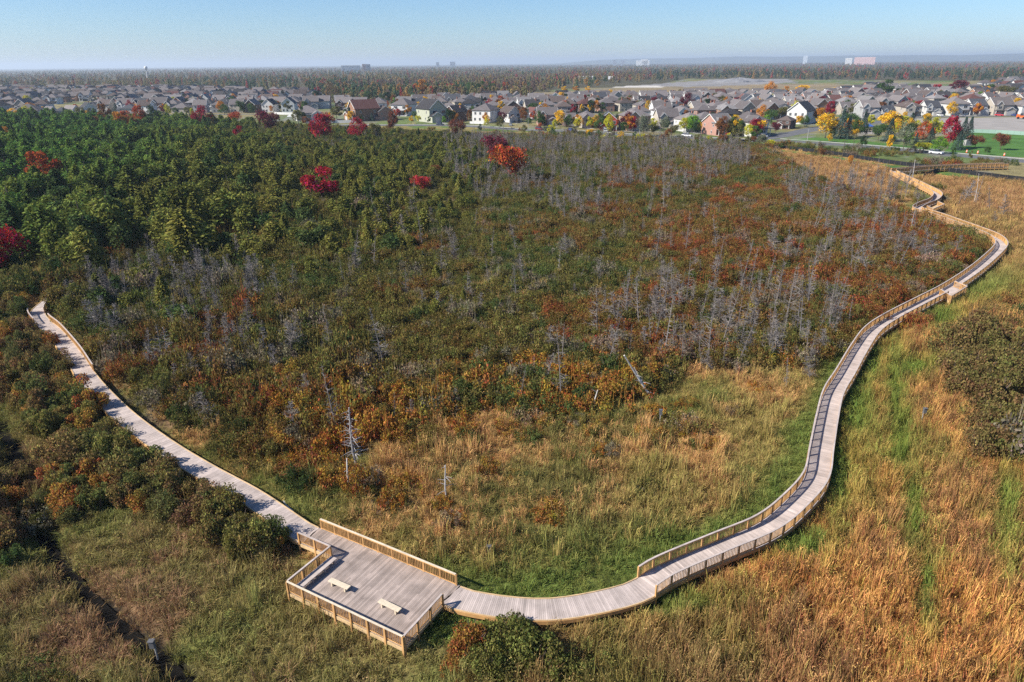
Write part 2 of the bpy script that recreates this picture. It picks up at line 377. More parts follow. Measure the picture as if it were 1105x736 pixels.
# ------------------------------------------------------------------ ground: one sheet from under the camera to the horizon
FIELD = [(560, 101), (640, 97), (720, 92), (830, 90), (940, 92), (1010, 95), (960, 101), (930, 104), (830, 105), (700, 105), (590, 104)]
GRAVEL = [(972, 141.5), (1020, 143.5), (1050, 141), (1200, 146), (1200, 127), (1105, 126.5), (985, 128)]
LAWN = [(1018, 165), (1060, 167), (1105, 170), (1220, 178), (1220, 149), (1105, 144.5), (1050, 143), (1030, 150)]
QUARRY = [(690, 92), (745, 88), (780, 85), (850, 85), (860, 89), (800, 92), (740, 94)]
def forest_floor(px, py):
    lim = np.interp(px, [-3000, 330, 350, 560, 600, 700, 740, 1000, 1105, 3000], [97.5, 96.5, 111, 111, 96, 93, 85, 87, 88, 88])
    return py < lim
def ground_colour(x, y):
    px, py, d = g2p(x, y); r = rng.random(x.shape)
    n = fbm(x, y, 60, 3); n2 = fbm(x, y, 8, 4)
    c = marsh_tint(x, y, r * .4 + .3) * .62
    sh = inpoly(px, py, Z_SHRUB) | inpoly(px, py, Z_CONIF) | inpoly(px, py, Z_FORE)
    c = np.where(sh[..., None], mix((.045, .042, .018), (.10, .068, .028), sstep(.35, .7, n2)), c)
    # dry ground by the left walkway
    mud = blob(px, py, 165, 455, 70, 14) * .8 + blob(px, py, 130, 425, 30, 14) * .7
    c = mix(c, (.085, .055, .04), np.clip(mud, 0, .9))
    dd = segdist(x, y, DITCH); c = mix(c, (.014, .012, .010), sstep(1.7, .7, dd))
    town = (py < edge_y(px)) | (y > 1200)
    t = mix((.10, .13, .045), (.19, .16, .075), sstep(.4, .65, n)); t = mix(t, (.17, .165, .16), sstep(.55, .7, n2) * .7)
    verge = py > edge_y(px) - 6; t = np.where(verge[..., None], mix((.20, .165, .06), (.09, .13, .03), sstep(.4, .6, n2)), t)
    c = np.where(town[..., None], t, c)
    fl = forest_floor(px, py) & town; c = np.where(fl[..., None], mix((.075, .06, .035), (.06, .06, .03), n), c)
    f = inpoly(px, py, FIELD) & town; c = np.where(f[..., None], mix((.24, .18, .115), (.17, .14, .075), n), c)
    f = inpoly(px, py, [(890, 96.2), (905, 94.2), (1010, 93.2), (1010, 96.2)]); c = np.where(f[..., None], (.50, .38, .24), c)
    f = inpoly(px, py, [(655, 94.5), (690, 92.0), (745, 91.0), (760, 92.6), (700, 94.4)]); c = np.where(f[..., None], (.46, .43, .39), c)
    f = inpoly(px, py, QUARRY); c = np.where(f[..., None], (.21, .20, .195), c)
    return c
def ground_z(x, y):
    px, py, d = g2p(x, y)
    wet = (py > edge_y(px)) * 1.0
    z = (fbm(x, y, 5, 31) - .5) * .45 * wet * (np.hypot(x, y) < 450)
    dd = segdist(x, y, DITCH); z = z - .75 * sstep(1.9, .5, dd)
    return z - .12 * wet
ang = np.concatenate([np.linspace(-180, -58, 30)[:-1], np.linspace(-58, 58, 400), np.linspace(58, 180, 30)[1:-1]])
rad = np.concatenate([[3, 10, 18], np.geomspace(25, 460, 190), np.geomspace(460, 30000, 110)[1:]])
AA, RR = np.meshgrid(np.radians(ang), rad)
GX = RR * np.sin(AA); GY = RR * np.cos(AA)
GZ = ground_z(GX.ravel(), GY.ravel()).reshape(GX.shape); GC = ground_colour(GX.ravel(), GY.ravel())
na, nr = len(ang), len(rad)
V = np.concatenate([np.stack([GX.ravel(), GY.ravel(), GZ.ravel()], 1), [[0, 0, -.1]]])
i, j = np.meshgrid(np.arange(nr - 1), np.arange(na), indexing='ij'); i = i.ravel(); j = j.ravel(); j2 = (j + 1) % na
FQ = np.stack([i * na + j, (i + 1) * na + j, (i + 1) * na + j2, i * na + j2], 1).tolist()
FQ += [(len(V) - 1, k, (k + 1) % na) for k in range(na)]
me = bpy.data.meshes.new("ground"); me.from_pydata(V.tolist(), [], FQ)
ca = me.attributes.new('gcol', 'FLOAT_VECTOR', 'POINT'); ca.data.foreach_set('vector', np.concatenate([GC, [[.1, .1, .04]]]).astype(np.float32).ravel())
me.polygons.foreach_set('use_smooth', [True] * len(me.polygons))
mt, n, l, o = newmat('ground')
a = attr(n, 'gcol'); tc = N(n, "ShaderNodeTexCoord"); b = N(n, "ShaderNodeBsdfPrincipled"); b.inputs['Roughness'].default_value = .95; b.inputs['Specular IOR Level'].default_value = .1
cc = a.outputs['Color']
for sc_, st in ((1.6, .45), (.22, .25), (.02, .2)):
    nz = N(n, "ShaderNodeTexNoise"); nz.inputs['Scale'].default_value = sc_; nz.inputs['Detail'].default_value = 5; l.new(tc.outputs['Object'], nz.inputs[0])
    mr = N(n, "ShaderNodeMapRange"); setin(mr, From_Min=.3, From_Max=.7, To_Min=1 - st, To_Max=1 + st); l.new(nz.outputs[0], mr.inputs[0])
    hs = N(n, "ShaderNodeHueSaturation"); l.new(cc, hs.inputs['Color']); l.new(mr.outputs[0], hs.inputs['Value']); cc = hs.outputs[0]
l.new(cc, b.inputs['Base Color']); l.new(b.outputs[0], o.inputs[0])
me.materials.append(mt); tag(link("ground", me), kind='structure')

def ribbon(name, P, wd, z, mat, thick=.1, kind='structure'):
    P = np.asarray(P); T = np.gradient(P, axis=0); T /= np.linalg.norm(T, axis=1)[:, None]; Nn = np.stack([-T[:, 1], T[:, 0]], 1)
    V = []; n = len(P)
    for p, q in zip(P, Nn):
        for s, zz in ((1, z), (-1, z), (-1, z - thick), (1, z - thick)): V.append((*(p + s * wd / 2 * q), zz))
    Fs = [(4 * i + a, 4 * i + (a + 1) % 4, 4 * i + 4 + (a + 1) % 4, 4 * i + 4 + a) for i in range(n - 1) for a in range(4)]
    mb = MB(); mb.add(V, Fs + [(0, 1, 2, 3), (4 * n - 1, 4 * n - 2, 4 * n - 3, 4 * n - 4)])
    o = link(name, mb.mesh(name, [mat])); return tag(o, kind=kind) if kind else o
def sheet(name, px_poly, z, mat, thick=.1):
    P = [pix(*q) for q in px_poly]; n = len(P); mb = MB()
    mb.add([(p[0], p[1], z) for p in P] + [(p[0], p[1], z - thick) for p in P], [tuple(range(n)), tuple(range(2 * n - 1, n - 1, -1))] + [(i, n + i, n + (i + 1) % n, (i + 1) % n) for i in range(n)])
    return tag(link(name, mb.mesh(name, [mat])), kind='structure')
def pxline(pts, step=4): return resample(catmull([pix(*q)[:2] for q in pts], 5), step)
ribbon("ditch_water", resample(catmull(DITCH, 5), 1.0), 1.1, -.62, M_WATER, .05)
STREETS = {}
def street(name, pts, wd, walk=None):
    P = pxline(pts); STREETS[name] = (P, wd); ribbon(name, P, wd, .03, M_ASPH)
    if walk:
        T = np.gradient(P, axis=0); T /= np.linalg.norm(T, axis=1)[:, None]; Nn = np.stack([-T[:, 1], T[:, 0]], 1)
        ribbon("sidewalk", P + Nn * (wd / 2 + walk), 1.8, .14, M_CONC, .14)
street("street", [(300, 137), (370, 135.5), (430, 135.3), (500, 136), (560, 140), (620, 142), (690, 146.5), (760, 149.5), (812, 152)], 9, 2.2)
street("side_street", [(800, 152.5), (832, 148.2), (858, 143.5), (885, 138), (930, 133.5), (985, 128.8)], 11)
street("road", [(835, 151), (870, 153.5), (910, 156.5), (955, 160), (1010, 165.5), (1060, 170), (1105, 174), (1180, 182)], 10, 2.6)
street("crescent", [(850, 133.5), (900, 129.5), (950, 127.8), (1010, 126.3), (1105, 125), (1200, 125)], 8, 2.2)
street("back_street", [(-200, 127), (20, 125), (150, 124), (300, 123)], 8)
sheet("gravel_lot", GRAVEL, .06, M_GRAV); sheet("lawn", LAWN, .05, M_LAWN)
sheet("boulevard", [(846, 151), (880, 148.5), (920, 151), (985, 158), (1010, 162.5), (960, 158.5), (900, 154)], .045, M_LAWN)

# ------------------------------------------------------------------ plant meshes
def rdir(k, up=0.0):
    d = rng.normal(size=(k, 3)); d[:, 2] += up; return d / np.linalg.norm(d, axis=1)[:, None]
def leaves(mb, C, nrm, size, mi=0, asp=.6, vlo=.7, vhi=1.3, hsp=.02):
    k = len(C); t = np.cross(nrm, rdir(k)); t /= np.linalg.norm(t, axis=1)[:, None] + 1e-9; b = np.cross(nrm, t)
    s = (size * rng.uniform(.6, 1.4, k))[:, None]
    mb.quads(C, t * s, b * s * asp, mi, rng.uniform(vlo, vhi, k), .5 + rng.normal(0, hsp, k))
def shrub_mesh(nl, leaf, lob, flat=.75, seed=0):
    """Foliage of a bush about 1 m in radius: leaves over uneven lobes."""
    mb = MB(); per = nl // lob
    for q in range(lob):
        a = rng.uniform(0, 2 * math.pi); rr = rng.uniform(0, .72) ; c = np.array([rr * math.cos(a), rr * math.sin(a), rng.uniform(.35, 1.0) * flat * (1.15 - .45 * rr)])
        R = rng.uniform(.25, .48); d = rdir(per, .35); C = c + d * R * (rng.random(per) ** .4)[:, None] * np.array([1, 1, .85])
        C[:, 2] = np.abs(C[:, 2]) + .03
        lv = rng.uniform(.85, 1.18)
        nrm = d * .6 + rdir(per) * .7; nrm /= np.linalg.norm(nrm, axis=1)[:, None]
        leaves(mb, C, nrm, leaf, 0, .6, .6 * lv, 1.4 * lv, .022); mb.h[-per:] = list(np.array(mb.h[-per:]) + rng.normal(0, .016))
    return mb.mesh('foliage', [M_LEAF])
def stems_mesh(k=7, h=.9):
    mb = MB()
    for q in range(k):
        a = rng.uniform(0, 6.28); r = rng.uniform(.3, .75)
        mb.tube([(0.05 * math.cos(a), .05 * math.sin(a), -.1), (r * .45 * math.cos(a), r * .45 * math.sin(a), h * .5), (r * math.cos(a), r * math.sin(a), h * rng.uniform(.8, 1.15))], [.03, .02, .008], 4)
    return mb.mesh('stems', [M_STEM])
def conifer_mesh(nl, h=8.0, R=1.9, leaf=.3, p=.8, droop=.35, open_=.0):
    mb = MB(); z = h * (.06 + .94 * rng.random(nl) ** 1.25); az = rng.uniform(0, 6.28, nl)
    k1, k2, ph = rng.integers(3, 6), rng.integers(2, 5), rng.uniform(0, 6, 2)
    prof = R * (1 - z / h) ** p * (1 + .22 * np.sin(k1 * az + ph[0] + z * .9) + .16 * np.sin(z * 2.6 + k2 * az + ph[1]))
    rr = prof * (rng.random(nl) ** .45); rr = np.maximum(rr, .05)
    C = np.stack([rr * np.cos(az), rr * np.sin(az), z - droop * rr * .5], 1)
    outw = np.stack([np.cos(az), np.sin(az), -droop * np.ones(nl)], 1); outw /= np.linalg.norm(outw, axis=1)[:, None]
    nrm = np.cross(outw, np.stack([-np.sin(az), np.cos(az), rng.normal(0, .5, nl)], 1)); nrm += rdir(nl) * .45; nrm /= np.linalg.norm(nrm, axis=1)[:, None]
    t = outw - nrm * (outw * nrm).sum(1)[:, None]; t /= np.linalg.norm(t, axis=1)[:, None]; b = np.cross(nrm, t)
    s = (leaf * rng.uniform(.6, 1.4, nl))[:, None]
    mb.quads(C, t * s, b * s * .45, 0, rng.uniform(.65, 1.35, nl), .5 + rng.normal(0, .015, nl))
    return mb.mesh('crown', [M_NEEDLE])
def cedar_mesh(nl, h, R, lob, leaf=.24):
    """Uneven egg-shaped crown of many sprays, lumpy and slightly leaning."""
    mb = MB(); per = nl // lob; lx, ly = rng.normal(0, .06, 2)
    for q in range(lob):
        t = (q + rng.random()) / lob; a = rng.uniform(0, 6.28); pr = R * math.sin(math.pi * min(1, .24 + .62 * t)) ** .8 if t > .05 else R * .7
        r = pr * .52 * math.sqrt(rng.random()); zc = h * (.12 + .76 * t); c = np.array([r * math.cos(a) + lx * zc, r * math.sin(a) + ly * zc, zc])
        Rl = pr * rng.uniform(.42, .70) + .18; d = rdir(per, .25); C = c + d * Rl * (rng.random(per) ** .4)[:, None] * np.array([1, 1, 1.35]); C[:, 2] = np.maximum(C[:, 2], .1)
        nrm = d * .5 + rdir(per) * .7; nrm /= np.linalg.norm(nrm, axis=1)[:, None]; lv = rng.uniform(.82, 1.2)
        leaves(mb, C, nrm, leaf, 0, .5, .6 * lv, 1.4 * lv, .015); mb.h[-per:] = list(np.array(mb.h[-per:]) + rng.normal(0, .012))
    tip = 60; C = np.stack([rng.normal(0, .16, tip) + lx * h, rng.normal(0, .16, tip) + ly * h, h * rng.uniform(.86, 1.02, tip)], 1); leaves(mb, C, rdir(tip), leaf * .8, 0, .5, .7, 1.4)
    return mb.mesh('crown', [M_NEEDLE])
def trunk_mesh(h, r, bend=.1, limbs=0, mat=None, k=6):
    mb = MB(); P = [(bend * math.sin(3 * t), bend * t * t, h * t - .15) for t in np.linspace(0, 1, 6)]
    mb.tube(P, np.linspace(r, r * .25, 6), k)
    for q in range(limbs):
        t = rng.uniform(.35, .8); a = rng.uniform(0, 6.28); L = h * rng.uniform(.25, .42); c = np.array([0, 0, h * t])
        d = np.array([math.cos(a), math.sin(a), rng.uniform(.5, 1.1)])
        mb.tube([c, c + d * L * .5, c + d * L * .9 + (0, 0, L * .1)], [r * .45, r * .3, r * .1], 4)
    return mb.mesh('trunk', [mat or M_BARK])
def broad_mesh(nl, lob=14, leaf=.028, wide=1.0, base=.18, sparse=1.0):
    """Crown of a tree 1 high and 1 wide."""
    mb = MB(); per = nl // lob
    for q in range(lob):
        th = q / lob * 6.28 * 2.4 + rng.uniform(-.5, .5); zz = rng.uniform(0, 1); prof = math.sin(math.pi * (zz * .86 + .10)) ** .7
        r = .36 * prof * math.sqrt(rng.uniform(.15, 1)); c = np.array([r * math.cos(th), r * math.sin(th), base + .12 + (1 - base - .26) * zz])
        R = rng.uniform(.10, .19) * (1.15 - .35 * abs(zz - .45)); d = rdir(per, .25)
        C = c + d * R * (rng.random(per) ** .45)[:, None] * np.array([1, 1, .9]) * sparse
        nrm = d * .6 + rdir(per) * .7; nrm /= np.linalg.norm(nrm, axis=1)[:, None]; lv = rng.uniform(.84, 1.2)
        leaves(mb, C, nrm, leaf, 0, .62, .65 * lv, 1.35 * lv, .018)
    return mb.mesh('crown', [M_LEAF])
def snag_meshes(h, nb, spread, lean=.0, sub=3, down=.25):
    mb = MB(); lx, ly = rng.normal(0, lean, 2); P = np.array([(lx * t * h + .06 * math.sin(5 * t), ly * t * h, h * t - .2) for t in np.linspace(0, 1, 7)])
    mb.tube(P, np.linspace(.115, .02, 7), 5)
    tr = mb.mesh('trunk', [M_SNAG]); mb = MB()
    for q in range(nb):
        t = rng.uniform(.18, .98); c = np.array([np.interp(t, np.linspace(0, 1, 7), P[:, i]) for i in range(3)])
        a = rng.uniform(0, 6.28); L = spread * (1.1 - t) ** .75 * rng.uniform(.5, 1.15); e = np.array([math.cos(a), math.sin(a), rng.uniform(-down, .55)])
        mid = c + e * L * .55; tip = c + e * L + (0, 0, rng.uniform(-.1, .3) * L)
        v = rng.uniform(.75, 1.25); mb.tube([c, mid, tip], [.036, .024, .013], 3, 0, v)
        for s_ in range(sub):
            u = rng.uniform(.3, .95); c2 = c + (tip - c) * u; d2 = e + rdir(1, .1)[0] * 1.0; mb.tube([c2, c2 + d2 * L * rng.uniform(.18, .4)], [.021, .011], 3, 0, v)
    return tr, mb.mesh('branches', [M_SNAG])
def tuft_mesh(nb, h, spread, wd, lean, head=0.0):
    mb = MB(); V = []; Fs = []; var = []; hue = []; k = 0
    for q in range(nb):
        a = rng.uniform(0, 6.28); r0 = spread * math.sqrt(rng.random()); p = np.array([r0 * math.cos(a), r0 * math.sin(a), 0]); b = a + rng.normal(0, .9)
        d = np.array([math.cos(b), math.sin(b), 0]); H = h * rng.uniform(.55, 1.15); L = lean * rng.uniform(.3, 1.3) * H; sd = np.array([-d[1], d[0], 0]) * wd * rng.uniform(.7, 1.3)
        if rng.random() < .5: sd = sd * .6 + d * wd * .5
        m1 = p + d * L * .3 + (0, 0, H * .62); tp = p + d * L + (0, 0, H * (1 - .35 * min(1, lean)))
        V += [p - sd, p + sd, m1 + sd * .85, m1 - sd * .85, tp]; Fs += [(k, k + 1, k + 2, k + 3), (k + 3, k + 2, k + 4)]; k += 5
        v = rng.uniform(.6, 1.4); hh = .5 + rng.normal(0, .018); var += [v, v * 1.08]; hue += [hh, hh]
    mb.add(V, Fs, 0, var, hue)
    if head:
        k = int(nb * head); a = rng.uniform(0, 6.28, k); r0 = spread * np.sqrt(rng.random(k)); C = np.stack([r0 * np.cos(a), r0 * np.sin(a), h * rng.uniform(.8, 1.1, k)], 1)
        leaves(mb, C, rdir(k), .045, 0, .5, 1.0, 1.6, .01)
    return mb.mesh('tuft', [M_BLADE])
def forb_mesh(nl, h, R, leaf):
    mb = MB(); d = rdir(nl, .5); C = d * R * (rng.random(nl) ** .5)[:, None]; C[:, 2] = np.abs(C[:, 2]) * h / R + .03
    nrm = rdir(nl, 1.0); leaves(mb, C, nrm, leaf, 0, .5, .65, 1.35, .02); return mb.mesh('tuft', [M_BLADE])

SRC = {}
def source(name, meshes):
    c = bpy.data.collections.new(name)
    for i, me in enumerate(meshes):
        c.objects.link(bpy.data.objects.new(f"{name}_{chr(97 + i)}", me))
    SRC[name] = (c, len(meshes)); return c
def scatter(name, src, P, rz, scl, tint, tint2=None, tilt=None, label=None):
    """One object of kind stuff: the source meshes stand on every point."""
    c, k = SRC[src]; n_ = len(P); me = bpy.data.meshes.new(name); me.vertices.add(n_); me.vertices.foreach_set('co', np.asarray(P, np.float32).ravel())
    rot = np.zeros((n_, 3), np.float32); rot[:, 2] = rz
    if tilt is not None: rot[:, :2] = tilt
    for nm, dt in (('rot', rot), ('scl', np.asarray(scl, np.float32)), ('tint', np.asarray(tint, np.float32)), ('tint2', None if tint2 is None else np.asarray(tint2, np.float32))):
        if dt is None: continue
        at = me.attributes.new(nm, 'FLOAT_VECTOR', 'POINT'); at.data.foreach_set('vector', dt.ravel())
    at = me.attributes.new('idx', 'INT', 'POINT'); at.data.foreach_set('value', rng.integers(0, k, n_).astype(np.int32))
    o = link(name, me); tag(o, label, None, None, 'stuff')
    g = bpy.data.node_groups.new(name, 'GeometryNodeTree')
    g.interface.new_socket('Geometry', in_out='INPUT', socket_type='NodeSocketGeometry'); g.interface.new_socket('Geometry', in_out='OUTPUT', socket_type='NodeSocketGeometry')
    gi = g.nodes.new('NodeGroupInput'); go = g.nodes.new('NodeGroupOutput'); ip = g.nodes.new('GeometryNodeInstanceOnPoints')
    ci = g.nodes.new('GeometryNodeCollectionInfo'); ci.inputs['Collection'].default_value = c; ci.inputs['Separate Children'].default_value = True; ci.inputs['Reset Children'].default_value = True
    def na_(nm, dt):
        x = g.nodes.new('GeometryNodeInputNamedAttribute'); x.data_type = dt; x.inputs['Name'].default_value = nm; return x.outputs['Attribute']
    g.links.new(gi.outputs[0], ip.inputs['Points']); g.links.new(ci.outputs[0], ip.inputs['Instance']); ip.inputs['Pick Instance'].default_value = True
    g.links.new(na_('idx', 'INT'), ip.inputs['Instance Index']); g.links.new(na_('rot', 'FLOAT_VECTOR'), ip.inputs['Rotation']); g.links.new(na_('scl', 'FLOAT_VECTOR'), ip.inputs['Scale'])
    g.links.new(ip.outputs[0], go.inputs[0])
    md = o.modifiers.new('scatter', 'NODES'); md.node_group = g; return o

def grid(s, y0, y1, k=.98, pad=24):
    """Jittered points over the wedge of ground the camera could see."""
    nx = int((k * y1 + pad) * 2 / s); ny = int((y1 - y0) / s)
    X, Y = np.meshgrid((np.arange(nx) + .5) * s - (k * y1 + pad), y0 + (np.arange(ny) + .5) * s)
    X = X.ravel() + rng.uniform(-.5, .5, X.size) * s; Y = Y.ravel() + rng.uniform(-.5, .5, Y.size) * s
    q = np.abs(X) < k * Y + pad; return X[q], Y[q]
def gz(x, y): return ground_z(x, y)

# ------------------------------------------------------------------ telling things apart: labels from colour, rank and landmark
ORD = "first second third fourth fifth sixth seventh eighth ninth tenth eleventh twelfth thirteenth fourteenth fifteenth sixteenth seventeenth eighteenth nineteenth twentieth".split()
def ordw(i): return ORD[i] if i < 20 else "twenty-" + ORD[i - 20] if i < 29 else "thirtieth" if i == 29 else "thirty-" + ORD[min(i - 30, 8)]
COLOURS = [("crimson", (.42, .02, .03)), ("dark maroon", (.14, .025, .04)), ("orange red", (.45, .09, .02)), ("orange", (.45, .19, .03)), ("golden yellow", (.62, .36, .03)), ("lime yellow", (.45, .45, .04)), ("bright green", (.16, .30, .04)),
           ("green", (.06, .11, .035)), ("dark green", (.035, .06, .025)), ("olive", (.10, .10, .03)), ("russet", (.17, .065, .025)), ("brown", (.13, .065, .035)), ("bluish green", (.06, .10, .085)), ("greyish", (.15, .13, .10))]
def colour_word(t):
    t = np.asarray(t, float); f = lambda c: np.array([math.log(c[0] / (c[1] + .004) + .02), math.log(c[1] / (c[2] + .01)), .8 * math.log(sum(c))])
    return min(COLOURS, key=lambda c: np.sum((f(np.array(c[1])) - f(t)) ** 2))[0]
def label_all(items, noun, marks, per=9):
    """items: dicts with x (across the photo), d (distance), c (colour word), px, py; writes each one's own label into it."""
    by = {}
    for it in items:
        mk = min(marks, key=lambda q: ((q[0] - it['px']) / 1.0) ** 2 + ((q[1] - it['py']) * 1.8) ** 2)[2]
        by.setdefault((it['c'], mk), []).append(it)
    for (c, mk), L in by.items():
        L.sort(key=lambda it: it['d']); ranks = [L[i:i + per] for i in range(0, len(L), per)]
        for ri, Rk in enumerate(ranks):
            Rk.sort(key=lambda it: it['px'])
            for i, it in enumerate(Rk):
                it['place'] = mk
                if len(L) == 1: it['label'] = f"{c} {noun} {mk}"
                elif len(ranks) == 1: it['label'] = f"{ordw(i)} {c} {noun} from the left {mk}"
                else: it['label'] = f"{ordw(i)} {c} {noun} from left in {ordw(ri)} rank {mk}"
WET = [(30, 450, "above the dark ditch"), (130, 520, "below the left walkway"), (270, 585, "beside the walkway near the platform"), (40, 385, "by the walkway's zigzag end"), (545, 700, "before the platform's open side"),
       (1050, 380, "on the cattail slope"), (1090, 490, "low on the cattail slope"), (420, 440, "behind the pale broken trunk"), (560, 430, "edging the inner marsh"), (680, 400, "around the leaning pale trunk"), (800, 380, "inside the walkway's long bend"),
       (940, 320, "near the far lookout"), (220, 340, "in the left grey thicket"), (400, 330, "in the middle of the bog"), (600, 300, "in the russet middle bog"), (800, 280, "in the russet bog's right side"),
       (640, 190, "in the dead stand facing houses"), (850, 210, "at the tan meadow's edge"), (120, 190, "in the dark conifer stand"), (330, 190, "near the lone crimson maple"), (500, 200, "near the orange-and-maroon pair"), (60, 260, "beyond the zigzag walkway end"), (1050, 220, "in the far right meadow")]
TOWN = [(60, 130, "by the far left houses"), (190, 130, "between conifers and left houses"), (310, 128, "by the white bungalow"), (390, 128, "by the white board fence"), (440, 105, "below the far woods"), (470, 133, "by the dark gabled house"),
        (540, 134, "by the middle white house"), (600, 138, "before the pink brick house"), (650, 140, "before the red house"), (700, 140, "before the peach gabled house"), (760, 146, "at the street corner houses"), (830, 140, "by the side street corner"),
        (900, 143, "in the roadside park"), (985, 145, "in the park by the gravel lot"), (1030, 155, "beside the bright lawn"), (1085, 160, "on the bright lawn"), (1000, 120, "before the porch row houses"), (1040, 102, "behind the porch row houses"),
        (930, 104, "among roofs beyond the park"), (850, 106, "at the roofs' far edge"), (760, 115, "behind the corner houses"), (680, 118, "behind the red house"), (600, 112, "among the roofs in mid town"), (250, 112, "among the left roofs"), (100, 112, "among the far left roofs")]
def infr(px, py, m=4): return (px > -m) & (px < 1105 + m) & (py > 55) & (py < 740 + m)
def tinted(o, t, t2=None):
    o['tint'] = [float(v) for v in t]
    if t2 is not None: o['tint2'] = [float(v) for v in t2]
    return o
def plant(name, label, cat, group, loc, rz, scale, parts, tint):
    """A thing standing at loc with its parts, each (name, mesh, takes the tint)."""
    r = empty(name, label, cat, loc, rz, group); r.scale = scale
    for pn, me, tt in parts:
        o = bpy.data.objects.new(pn, me); COL.objects.link(o); o.parent = r
        if tt: tinted(o, tint)
    return r
def best300(px, py, d, size, k=300):
    ok = infr(px, py - 3, 0); s = np.where(ok, size / d, 0); idx = np.argsort(-s)[:k]; return idx[s[idx] > 0]

# ------------------------------------------------------------------ boardwalk
def normals(P):
    T = np.gradient(P, axis=0); T /= np.linalg.norm(T, axis=1)[:, None] + 1e-9; return T, np.stack([-T[:, 1], T[:, 0]], 1)
HW = 1.12
def deck_planks(mb, Pc, hw=HW, z=DZ, bd=.145):
    P = resample(Pc, bd); T, Nn = normals(P); sec = 1.0
    for i in range(len(P) - 1):
        if i % 17 == 0: sec = rng.uniform(.93, 1.06)
        g = .006; zz = z + (.002 if i % 2 else 0); e = rng.normal(0, .008)
        a0 = P[i] + T[i] * g; a1 = P[i + 1] - T[i + 1] * g
        q = [(*(a0 - Nn[i] * (hw + e)), zz), (*(a1 - Nn[i + 1] * (hw + e)), zz), (*(a1 + Nn[i + 1] * (hw - e)), zz), (*(a0 + Nn[i] * (hw - e)), zz)]
        mb.add(q + [(x, y, w_ - .04) for x, y, w_ in q], [(0, 1, 2, 3), (7, 6, 5, 4), (0, 4, 5, 1), (1, 5, 6, 2), (2, 6, 7, 3), (3, 7, 4, 0)], 0, sec * rng.uniform(.84, 1.12) * (1.2 if rng.random() < .03 else .8 if rng.random() < .03 else 1))
def edge_run(mb, Q, z0, z1, wd, mi=0, step=1.2):
    Q = resample(Q, step)
    for a, b in zip(Q[:-1], Q[1:]): mb.bar((*a, (z0 + z1) / 2), (*b, (z0 + z1) / 2), wd, z1 - z0, mi, rng.uniform(.9, 1.1))
def offset(P, s): return P + normals(P)[1] * s
def sub(P, s0, s1):
    s = np.r_[0, np.cumsum(np.linalg.norm(np.diff(P, axis=0), axis=1))]; s1 = min(s1, s[-1]); q = np.r_[s0, s[(s > s0 + .05) & (s < s1 - .05)], s1]
    return np.stack([np.interp(q, s, P[:, i]) for i in range(2)], 1)
def plen(P): return np.linalg.norm(np.diff(P, axis=0), axis=1).sum()
def arc_at(P, p):
    s = np.r_[0, np.cumsum(np.linalg.norm(np.diff(P, axis=0), axis=1))]; return s[np.argmin(np.linalg.norm(P - np.asarray(p)[:2], axis=1))]
POSTS = [0]
def railing(parent, Q, side, z=DZ, h=1.07, sp=1.75, simple=False, capmat=None, out=.06, base=-.1, bw=.046):
    """One run of guard rail along Q: balusters and rails, with cap and posts as sub-parts; side says which way is outward."""
    mb = MB(); R = resample(Q, .6)
    for a, b in zip(R[:-1], R[1:]):
        v = rng.uniform(.84, 1.12)
        mb.bar((*a, z + h - .09), (*b, z + h - .09), .04, .09, 0, v); mb.bar((*a, z + .13), (*b, z + .13), .04, .09, 0, v)
    B = resample(Q, .16)
    for p in B: mb.box(p[0] - bw / 2, p[0] + bw / 2, p[1] - bw / 2, p[1] + bw / 2, z + .176, z + h - .137, 0, rng.uniform(.72, 1.18))
    PP = resample(Q, sp); T, Nn = normals(PP) if len(PP) > 1 else (None, None)
    posts = []
    for p, t, nn in zip(PP, T, Nn):
        c = p + nn * side * out; posts.append((c, t, nn))
    if simple:
        for c, t, nn in posts: mb.obox((*c, (base + z + h - .03) / 2), (*t, 0), (*nn, 0), (0, 0, 1), .075, .06, (z + h - .03 - base) / 2, 0, rng.uniform(.8, 1.0))
    rl = link('railing', mb.mesh('railing', [M_RAIL]), parent)
    mb = MB()
    R = resample(Q, .9); Nq = normals(R)[1]
    for i_ in range(len(R) - 1):
        a, b = R[i_] + Nq[i_] * side * .03, R[i_ + 1] + Nq[i_ + 1] * side * .03
        mb.bar((*a, z + h), (*b, z + h), .15, .04, 0, rng.uniform(.92, 1.08))
    link('rail_cap', mb.mesh('rail_cap', [capmat or M_CAP]), rl)
    if not simple:
        for c, t, nn in posts:
            mb = MB(); mb.obox((*c, (base + z + h - .03) / 2), (*t, 0), (*nn, 0), (0, 0, 1), .075, .06, (z + h - .03 - base) / 2, 0, rng.uniform(.85, 1.05))
            link('post', mb.mesh('post', [M_RAIL]), rl); POSTS[0] += 1
    return rl
BW = empty("boardwalk", "long winding grey wooden boardwalk with tan railings curving through the marsh", "boardwalk", (*RIGHT[10], 0.0))
BW.location = (0, 0, 0)
for Pc in (L_c, R_c, F_c, E_c):
    mb = MB(); deck_planks(mb, Pc, z=DZ + (.3 if Pc is E_c else 0)); link('deck', mb.mesh('deck', [M_DECK]), BW)
    for s in (-1, 1): mb = MB(); edge_run(mb, offset(Pc, s * (HW + .03)), DZ - .32, DZ - .005, .05); link('edge_board', mb.mesh('edge_board', [M_RAIL]), BW)
for Pc in (L_c, sub(R_c, 0, 26)):
    for s in (-1, 1): mb = MB(); edge_run(mb, offset(Pc, s * (HW - .03)), DZ + .006, DZ + .055, .09); link('kerb_board', mb.mesh('kerb_board', [M_CURB]), BW)
mb = MB()
